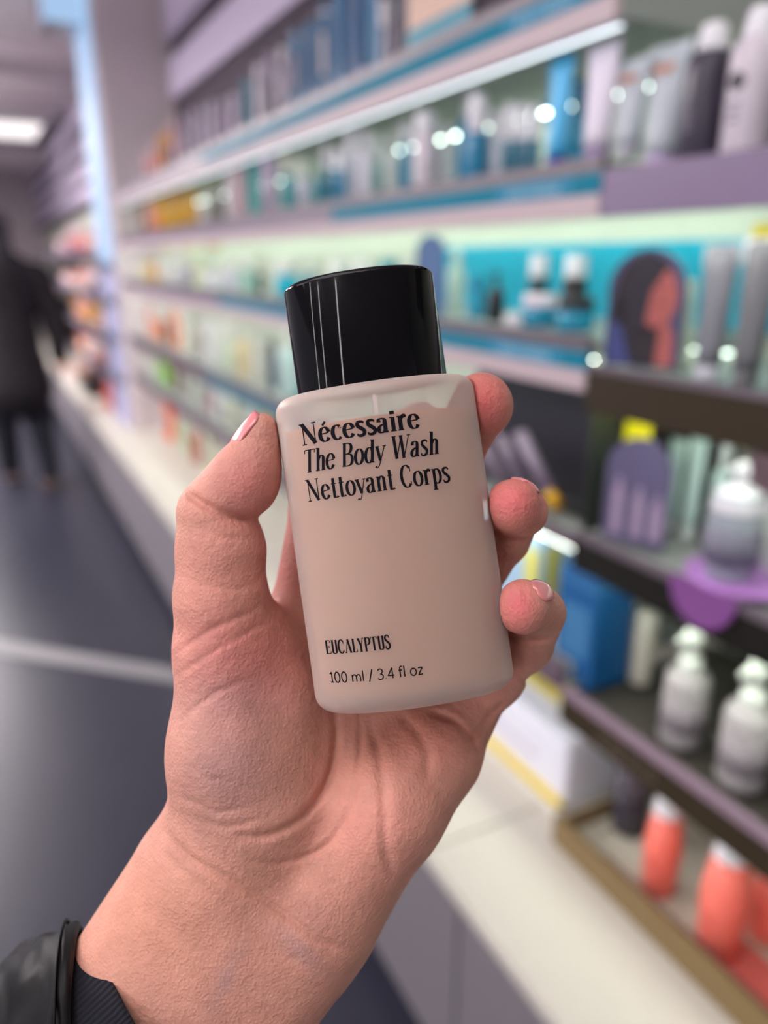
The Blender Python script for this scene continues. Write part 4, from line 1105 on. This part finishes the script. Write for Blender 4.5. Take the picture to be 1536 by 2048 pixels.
crease([(800, 1430), (838, 1470), (856, 1510), (850, 1560)], 0.7, 12, -34)
crease([(985, 1425), (960, 1460), (935, 1480)], 0.7, 7, -40)
crease([(325, 1655), (380, 1715), (470, 1765), (560, 1820), (640, 1880), (712, 1905)], 0.8, 8, -30)
crease([(318, 1700), (400, 1770), (480, 1830), (560, 1900), (640, 1950)], 0.35, 9, -30)
crease([(400, 1640), (450, 1655), (520, 1640)], 0.3, 6, -20)
crease([(360, 1590), (430, 1625), (500, 1615)], 0.3, 6, -20)
crease([(370, 1530), (420, 1560), (470, 1560)], 0.2, 6, -20)
crease([(985, 1073), (1015, 1080), (1052, 1080)], 0.9, 6, -40)
crease([(1006, 1270), (1050, 1283), (1104, 1278)], 1.0, 6, -14)
crease([(1020, 1330), (1050, 1360), (1080, 1350)], 0.9, 7, -30)
crease([(1010, 1402), (985, 1425), (970, 1425)], 0.8, 7, -40)
# the skin is pressed flat where it meets the bottle
sl, P = HF.sub([-40, -60, -30], [45, 60, 25])
ct, st_ = math.cos(-TILT), math.sin(-TILT)
U = P[0]*ct-P[1]*st_; V_ = P[0]*st_+P[1]*ct
BG = 0.4
q = (np.abs(U/(BA+BG))**2.15+np.abs(P[2]/(BB+BG))**2.15)**(1/2.15)
g = np.sqrt((U/(BA+BG)**2)**2+(P[2]/(BB+BG)**2)**2)+1e-6
dside = q*(q-1)/g
dtop = np.abs(V_)-(BH+BG)
R_ = 3.6
qa = np.maximum(dside+R_, 0); qb = np.maximum(dtop+R_, 0)
db = np.minimum(np.maximum(dside+R_, dtop+R_), 0)+np.sqrt(qa*qa+qb*qb)-R_
HF.D[sl] = np.maximum(HF.D[sl], -db)

hme, HV = HF.mesh('hand')
hme.transform(Matrix.Translation(-Vector(PO)))
hme.transform(Matrix.Scale(MM, 4))
# natural skin tones: redder finger pads, mottled thenar, faint veins
base = np.array(rgb(206, 148, 130)); colr = np.tile(base, (len(HV), 1))
dz = D0*1000-HV[:, 2]
PXv = 768+F*(HV[:, 0]+OX)/dz; PYv = 1024-F*(HV[:, 1]+OY)/dz
def blob(x, y, rx, ry, c, a, rot=0.0):
    global colr
    dx, dy = PXv-x, PYv-y
    cr, sr = math.cos(math.radians(rot)), math.sin(math.radians(rot))
    u, v = dx*cr+dy*sr, -dx*sr+dy*cr
    wgt = (a*np.exp(-((u/rx)**2+(v/ry)**2)))[:, None]
    colr = colr*(1-wgt)+np.array(rgb(*c))*wgt
blob(960, 800, 70, 70, (206, 96, 96), 0.85)
blob(1020, 1000, 75, 55, (206, 96, 100), 0.85)
blob(1035, 1210, 42, 55, (208, 98, 104), 0.85)
blob(500, 970, 80, 80, (198, 116, 112), 0.7)
blob(440, 1130, 90, 100, (214, 140, 128), 0.5)
blob(430, 1300, 100, 90, (220, 136, 130), 0.5)
blob(520, 1330, 110, 90, (206, 118, 114), 0.5)
blob(450, 1540, 90, 100, (170, 132, 134), 0.55)
blob(470, 1400, 110, 60, (196, 150, 150), 0.4)
blob(860, 1480, 110, 70, (196, 116, 100), 0.5)
blob(740, 1650, 120, 120, (222, 148, 134), 0.5)
blob(600, 1900, 60, 22, (170, 136, 136), 0.5, 40)
blob(450, 1960, 18, 80, (172, 140, 142), 0.45, 25)
blob(640, 1840, 60, 24, (182, 130, 122), 0.4, 40)
blob(300, 1850, 120, 110, (226, 158, 130), 0.5)
blob(560, 1120, 50, 90, (196, 116, 116), 0.6)
blob(970, 1340, 60, 80, (190, 120, 108), 0.5)
ca = hme.color_attributes.new('tone', 'FLOAT_COLOR', 'POINT')
ca.data.foreach_set('color', np.concatenate([colr, np.ones((len(HV), 1))], 1).astype(np.float32).ravel())
M_skin = bpy.data.materials.new('skin'); M_skin.use_nodes = True
nt = M_skin.node_tree; b = nt.nodes['Principled BSDF']
at = nt.nodes.new('ShaderNodeAttribute'); at.attribute_name = 'tone'
tc = nt.nodes.new('ShaderNodeTexCoord')
n1 = nt.nodes.new('ShaderNodeTexNoise'); n1.inputs['Scale'].default_value = 120; n1.inputs['Detail'].default_value = 5
n2 = nt.nodes.new('ShaderNodeTexVoronoi'); n2.inputs['Scale'].default_value = 1100
n3 = nt.nodes.new('ShaderNodeTexNoise'); n3.inputs['Scale'].default_value = 420; n3.inputs['Detail'].default_value = 6
for nn in (n1, n2, n3): nt.links.new(tc.outputs['Object'], nn.inputs['Vector'])
mr = nt.nodes.new('ShaderNodeMapRange'); mr.inputs['From Min'].default_value = 0.3; mr.inputs['From Max'].default_value = 0.7
mr.inputs['To Min'].default_value = 0.90; mr.inputs['To Max'].default_value = 1.08
nt.links.new(n1.outputs['Fac'], mr.inputs['Value'])
mx = nt.nodes.new('ShaderNodeMix'); mx.data_type = 'RGBA'; mx.blend_type = 'MULTIPLY'; mx.inputs['Factor'].default_value = 1
nt.links.new(at.outputs['Color'], mx.inputs['A']); nt.links.new(mr.outputs['Result'], mx.inputs['B'])
nt.links.new(mx.outputs['Result'], b.inputs['Base Color'])
b.inputs['Roughness'].default_value = 0.55
b.inputs['Specular IOR Level'].default_value = 0.35
b.inputs['Subsurface Weight'].default_value = 0.25
b.inputs['Subsurface Radius'].default_value = (1.0, 0.35, 0.2)
b.inputs['Subsurface Scale'].default_value = 0.003
bp1 = nt.nodes.new('ShaderNodeBump'); bp1.inputs['Strength'].default_value = 0.5; bp1.inputs['Distance'].default_value = 0.0003
bp2 = nt.nodes.new('ShaderNodeBump'); bp2.inputs['Strength'].default_value = 0.75; bp2.inputs['Distance'].default_value = 0.0006
nt.links.new(n2.outputs['Distance'], bp1.inputs['Height']); nt.links.new(n3.outputs['Fac'], bp2.inputs['Height'])
nt.links.new(bp1.outputs['Normal'], bp2.inputs['Normal']); nt.links.new(bp2.outputs['Normal'], b.inputs['Normal'])
hme.materials.append(M_skin)
hand = bpy.data.objects.new('hand', hme); COL.objects.link(hand); hand.parent = per

def local(p): return ((p[0]-PO[0])*MM, (p[1]-PO[1])*MM, (p[2]-PO[2])*MM)
M_nail = mat('fingernail', rgb(214, 130, 130), rough=0.18, spec=0.6, coat=0.6)
def nail(c, along, nrm, L, Wd, th, curve=0.35):
    """curved nail plate centred at c: long axis along, outward normal nrm"""
    al = Vector(along).normalized(); nr = Vector(nrm); nr = (nr-al*nr.dot(al)).normalized(); sd = al.cross(nr)
    m = MB(); A, Bn = 12, 10
    def surf(off):
        g_ = []
        for i in range(A+1):
            u = -1+2*i/A
            wd = Wd*(1-0.25*max(0, u)**4)*math.sqrt(max(0.0, 1-abs(u)**5*0.8))
            row = []
            for j in range(Bn+1):
                v = -1+2*j/Bn
                p = Vector(c)+al*(u*L)+sd*(v*wd)+nr*(off-curve*Wd*v*v-0.06*L*u*u)
                row.append(local(p))
            g_.append(row)
        return g_
    top = surf(th); botm = surf(-th)
    vs = [p for r in top for p in r]+[p for r in botm for p in r]
    W_ = Bn+1; N_ = (A+1)*W_; fs = []
    for i in range(A):
        for j in range(Bn):
            k = i*W_+j
            fs.append((k, k+1, k+W_+1, k+W_)); fs.append((N_+k, N_+k+W_, N_+k+W_+1, N_+k+1))
    for i in range(A):
        for j in (0, Bn):
            k = i*W_+j; fs.append((k, k+W_, N_+k+W_, N_+k))
    for j in range(Bn):
        for i in (0, A):
            k = i*W_+j; fs.append((k, k+1, N_+k+1, N_+k))
    m.add(vs, fs, True)
    return m.build('fingernail', M_nail, per)
def snap(c, nrm, off):
    n_ = Vector(nrm).normalized(); p = Vector(c)
    for k in range(60):
        q_ = p+n_*(k*0.25)
        idx = [int(round((q_[i]-HF.lo[i])/HF.h)) for i in range(3)]
        if HF.D[idx[0], idx[1], idx[2]] >= 0: break
    return tuple(q_+n_*off)
nail(snap(cs(508, 872, 1), (-0.74, 0.60, 0.30), 0.45), (0.62, 0.78, 0), (-0.74, 0.60, 0.38), 5.8, 5.0, 0.3, 0.30)
nail(snap(cs(1034, 1005, -1), (0.42, 0.88, 0.12), 0.6), (-0.2, 0.0, 0.98), (0.42, 0.88, 0.2), 4.8, 4.6, 0.3, 0.3)
nail(snap(cs(1054, 1212, 4), (0.50, 0.72, 0.48), 0.25), (-0.62, -0.05, 0.78), (0.50, 0.72, 0.48), 4.0, 3.7, 0.3, 0.3)

# ---- sleeve and knitted cuff
SH = Vector((0.30, 0.19, 1))
def sleeve(name, rows, m, thick=1.2, wob=0.0, seed=1, nseg=96, SH=SH):
    """rows: (px, py, z, half along image slope, half depth, slope deg)"""
    rn = random.Random(seed); ph = [rn.uniform(0, 6.28) for _ in range(8)]
    def ring(row, off):
        px, py, z, ha, hd, sl_ = row[:6]; wb = row[6] if len(row) > 6 else wob
        c = Vector(cs(px, py, z)); a = math.radians(sl_)
        u = Vector((math.cos(a), -math.sin(a), 0)); r = []
        for j in range(nseg):
            th = 2*math.pi*j/nseg
            wv = wb*(0.5*math.sin(3*th+ph[0]+px*0.02)+0.35*math.sin(5*th+ph[1]-py*0.03)+0.25*math.sin(9*th+ph[2]+px*0.05)+0.12*math.sin(17*th+ph[3]))
            if wb > 0.5:
                wv += wb*1.6*noise.noise(Vector((px*0.03, 2.2*math.cos(th), 2.2*math.sin(th)))+Vector((seed, 0, 0)))+wb*0.7*noise.noise(Vector((px*0.08, 5*math.cos(th), 5*math.sin(th))))
            p = c+u*((ha+off+wv)*math.cos(th))+SH*((hd+off+wv)*math.sin(th))
            r.append(local(p))
        return r
    if wob > 1:
        fine = []
        for a_, b_ in zip(rows, rows[1:]):
            for k in range(6): fine.append(tuple(x+(y-x)*k/6 for x, y in zip(a_, b_)))
        rows = fine+[rows[-1]]
    rings = [ring(r, 0) for r in rows]+[ring(r, -thick) for r in rows[::-1]]
    mb = MB(); mb.loft(rings, cap0=False, cap1=False)
    n_ = len(rings); b_ = 0
    for j in range(nseg):
        k = (j+1) % nseg
        mb.f.append((j, k, (n_-1)*nseg+k, (n_-1)*nseg+j)); mb.sm.append(True)
    return mb.build(name, m, per)
M_knit = bpy.data.materials.new('navy_knit'); M_knit.use_nodes = True
nt = M_knit.node_tree; b = nt.nodes['Principled BSDF']
b.inputs['Base Color'].default_value = (*rgb(17, 16, 28), 1); b.inputs['Roughness'].default_value = 0.95
tc = nt.nodes.new('ShaderNodeTexCoord'); wv = nt.nodes.new('ShaderNodeTexWave'); wv.inputs['Scale'].default_value = 260; wv.inputs['Distortion'].default_value = 1.5
mp = nt.nodes.new('ShaderNodeMapping'); mp.inputs['Rotation'].default_value = (0, 0, math.radians(50))
nt.links.new(tc.outputs['Object'], mp.inputs['Vector']); nt.links.new(mp.outputs['Vector'], wv.inputs['Vector'])
bp = nt.nodes.new('ShaderNodeBump'); bp.inputs['Strength'].default_value = 0.6; bp.inputs['Distance'].default_value = 0.0006
nt.links.new(wv.outputs['Fac'], bp.inputs['Height']); nt.links.new(bp.outputs['Normal'], b.inputs['Normal'])
M_jacket = mat('black_nylon', rgb(13, 13, 15), rough=0.5, spec=0.22, noise=0.1, nscale=60, bump=0.25)
SLP = 58
sleeve('knit_cuff', [(306, 2056, -13, 34.0, 28.4, SLP), (298, 2062, -13, 34.4, 29.0, SLP), (262, 2076, -13, 34.2, 29.2, SLP), (190, 2106, -13, 34.2, 29.4, SLP+2), (120, 2150, -13, 34.2, 29.4, SLP+4), (40, 2210, -13, 33.6, 29, SLP+4)], M_knit, 1.2, 0.25, 3, SH=Vector((0.40, 0.25, 1)))
sleeve('jacket_sleeve', [(164, 2088, -13, 34.0, 30.6, 88, 0.3), (158, 2088, -13, 35.0, 31.6, 88, 0.7), (148, 2090, -13, 35.6, 32.6, 87, 0.8), (128, 2106, -13, 35.8, 33.6, 84, 1.3), (104, 2134, -13, 35.8, 34.2, 78, 1.6), (74, 2172, -13, 36.4, 35.2, 72, 2.0), (40, 2212, -13, 37.4, 36, 68, 2.2), (0, 2256, -13, 39, 37, 66, 2.4), (-80, 2330, -13, 40, 38, 64, 2)], M_jacket, 1.3, 2.0, 7)
sleeve('sleeve_seam', [(143, 2094, -13, 36.6, 33.4, 86.2, 0.3), (142.2, 2094, -13, 37.3, 34.1, 86.2, 0.3), (141, 2095, -13, 37.3, 34.2, 86.1, 0.3), (140, 2096, -13, 36.7, 33.6, 86.0, 0.3)], M_jacket, 0.8, 0.3, 7)

# ------------------------------------------------------------------ person walking far down the aisle
bpn = empty('person', (0.17, 6.3, 0)); bpn.scale = (1.15, 1.1, 1.08)
tag(bpn, 'person in a long dark coat and dark trousers walking far down the aisle', 'person')
def fig(name, prims, m, h=0.02, k=0.05):
    f = Field([-0.55, -0.45, -0.03], [0.55, 0.45, 1.95], h)
    for p in prims:
        f.cone(p[0], p[1], p[2], p[3], p[4] if len(p) > 4 else k)
    me, _ = f.mesh(name); me.materials.append(m)
    o = bpy.data.objects.new(name, me); COL.objects.link(o); o.parent = bpn
    return o
LF, RF = (-0.10, 0.16, 0), (0.12, -0.14, 0)
body = [((0,0,1.72),(0,0.01,1.64),0.085,0.07),((0,0,1.60),(0,0,1.48),0.055,0.06),((0,0,1.45),(0,0,1.05),0.13,0.13),((-0.17,0,1.43),(0.17,0,1.43),0.06,0.06),
 ((-0.08,0,1.0),(-0.10,0.10,0.52),0.085,0.055),((-0.10,0.10,0.52),(-0.10,0.14,0.09),0.055,0.04),((0.08,0,1.0),(0.11,0.02,0.52),0.085,0.055),((0.11,0.02,0.52),(0.12,-0.16,0.10),0.055,0.04),
 ((-0.10,0.14,0.07),(-0.10,0.28,0.05),0.04,0.03),((0.12,-0.16,0.08),(0.12,-0.02,0.05),0.04,0.03),
 ((-0.22,0,1.42),(-0.27,-0.05,1.12),0.05,0.04),((-0.27,-0.05,1.12),(-0.25,0.08,0.88),0.04,0.028),((-0.25,0.08,0.86),(-0.25,0.10,0.78),0.03,0.018),
 ((0.22,0,1.42),(0.28,0.03,1.12),0.05,0.04),((0.28,0.03,1.12),(0.27,-0.05,0.88),0.04,0.028),((0.27,-0.05,0.86),(0.27,-0.04,0.78),0.03,0.018),
 ((0,0.09,1.68),(0,0.10,1.66),0.014,0.014),((-0.085,0.0,1.69),(-0.087,0,1.67),0.015,0.012),((0.085,0.0,1.69),(0.087,0,1.67),0.015,0.012)]
fig('body', body, mat('skin_far', rgb(196, 150, 130), rough=0.6), 0.016, 0.02)
fig('hair', [((0,-0.02,1.745),(0,-0.035,1.60),0.098,0.085),((0,-0.04,1.6),(0,-0.05,1.50),0.07,0.06)], mat('hair_dark', rgb(44, 38, 44), rough=0.6), 0.016)
coat = [((0,0,1.45),(0,0,1.05),0.17,0.17),((0,0,1.05),(0,0,0.72),0.17,0.23),((-0.19,0,1.44),(0.19,0,1.44),0.085,0.085),
 ((-0.22,0,1.42),(-0.28,-0.05,1.12),0.085,0.075),((-0.28,-0.05,1.12),(-0.26,0.07,0.90),0.075,0.055),((0.22,0,1.42),(0.29,0.03,1.12),0.085,0.075),((0.29,0.03,1.12),(0.28,-0.05,0.90),0.075,0.055),((0,0,1.52),(0,0,1.47),0.085,0.10)]
fig('coat', coat, mat('coat_black', rgb(26, 22, 25), rough=0.9))
fig('trousers', [((-0.08,0,0.95),(-0.10,0.10,0.52),0.11,0.085),((-0.10,0.10,0.52),(-0.10,0.14,0.10),0.085,0.065),((0.08,0,0.95),(0.11,0.02,0.52),0.11,0.085),((0.11,0.02,0.52),(0.12,-0.16,0.12),0.085,0.065)], mat('trousers_navy', rgb(22, 24, 34), rough=0.9))
for a in ((-0.10, 0.10), (0.12, -0.20)):
    fig('shoe', [((a[0], a[1]+0.02, 0.05), (a[0], a[1]+0.20, 0.035), 0.05, 0.04)], mat('shoe_brown', rgb(96, 78, 74), rough=0.5), 0.012)
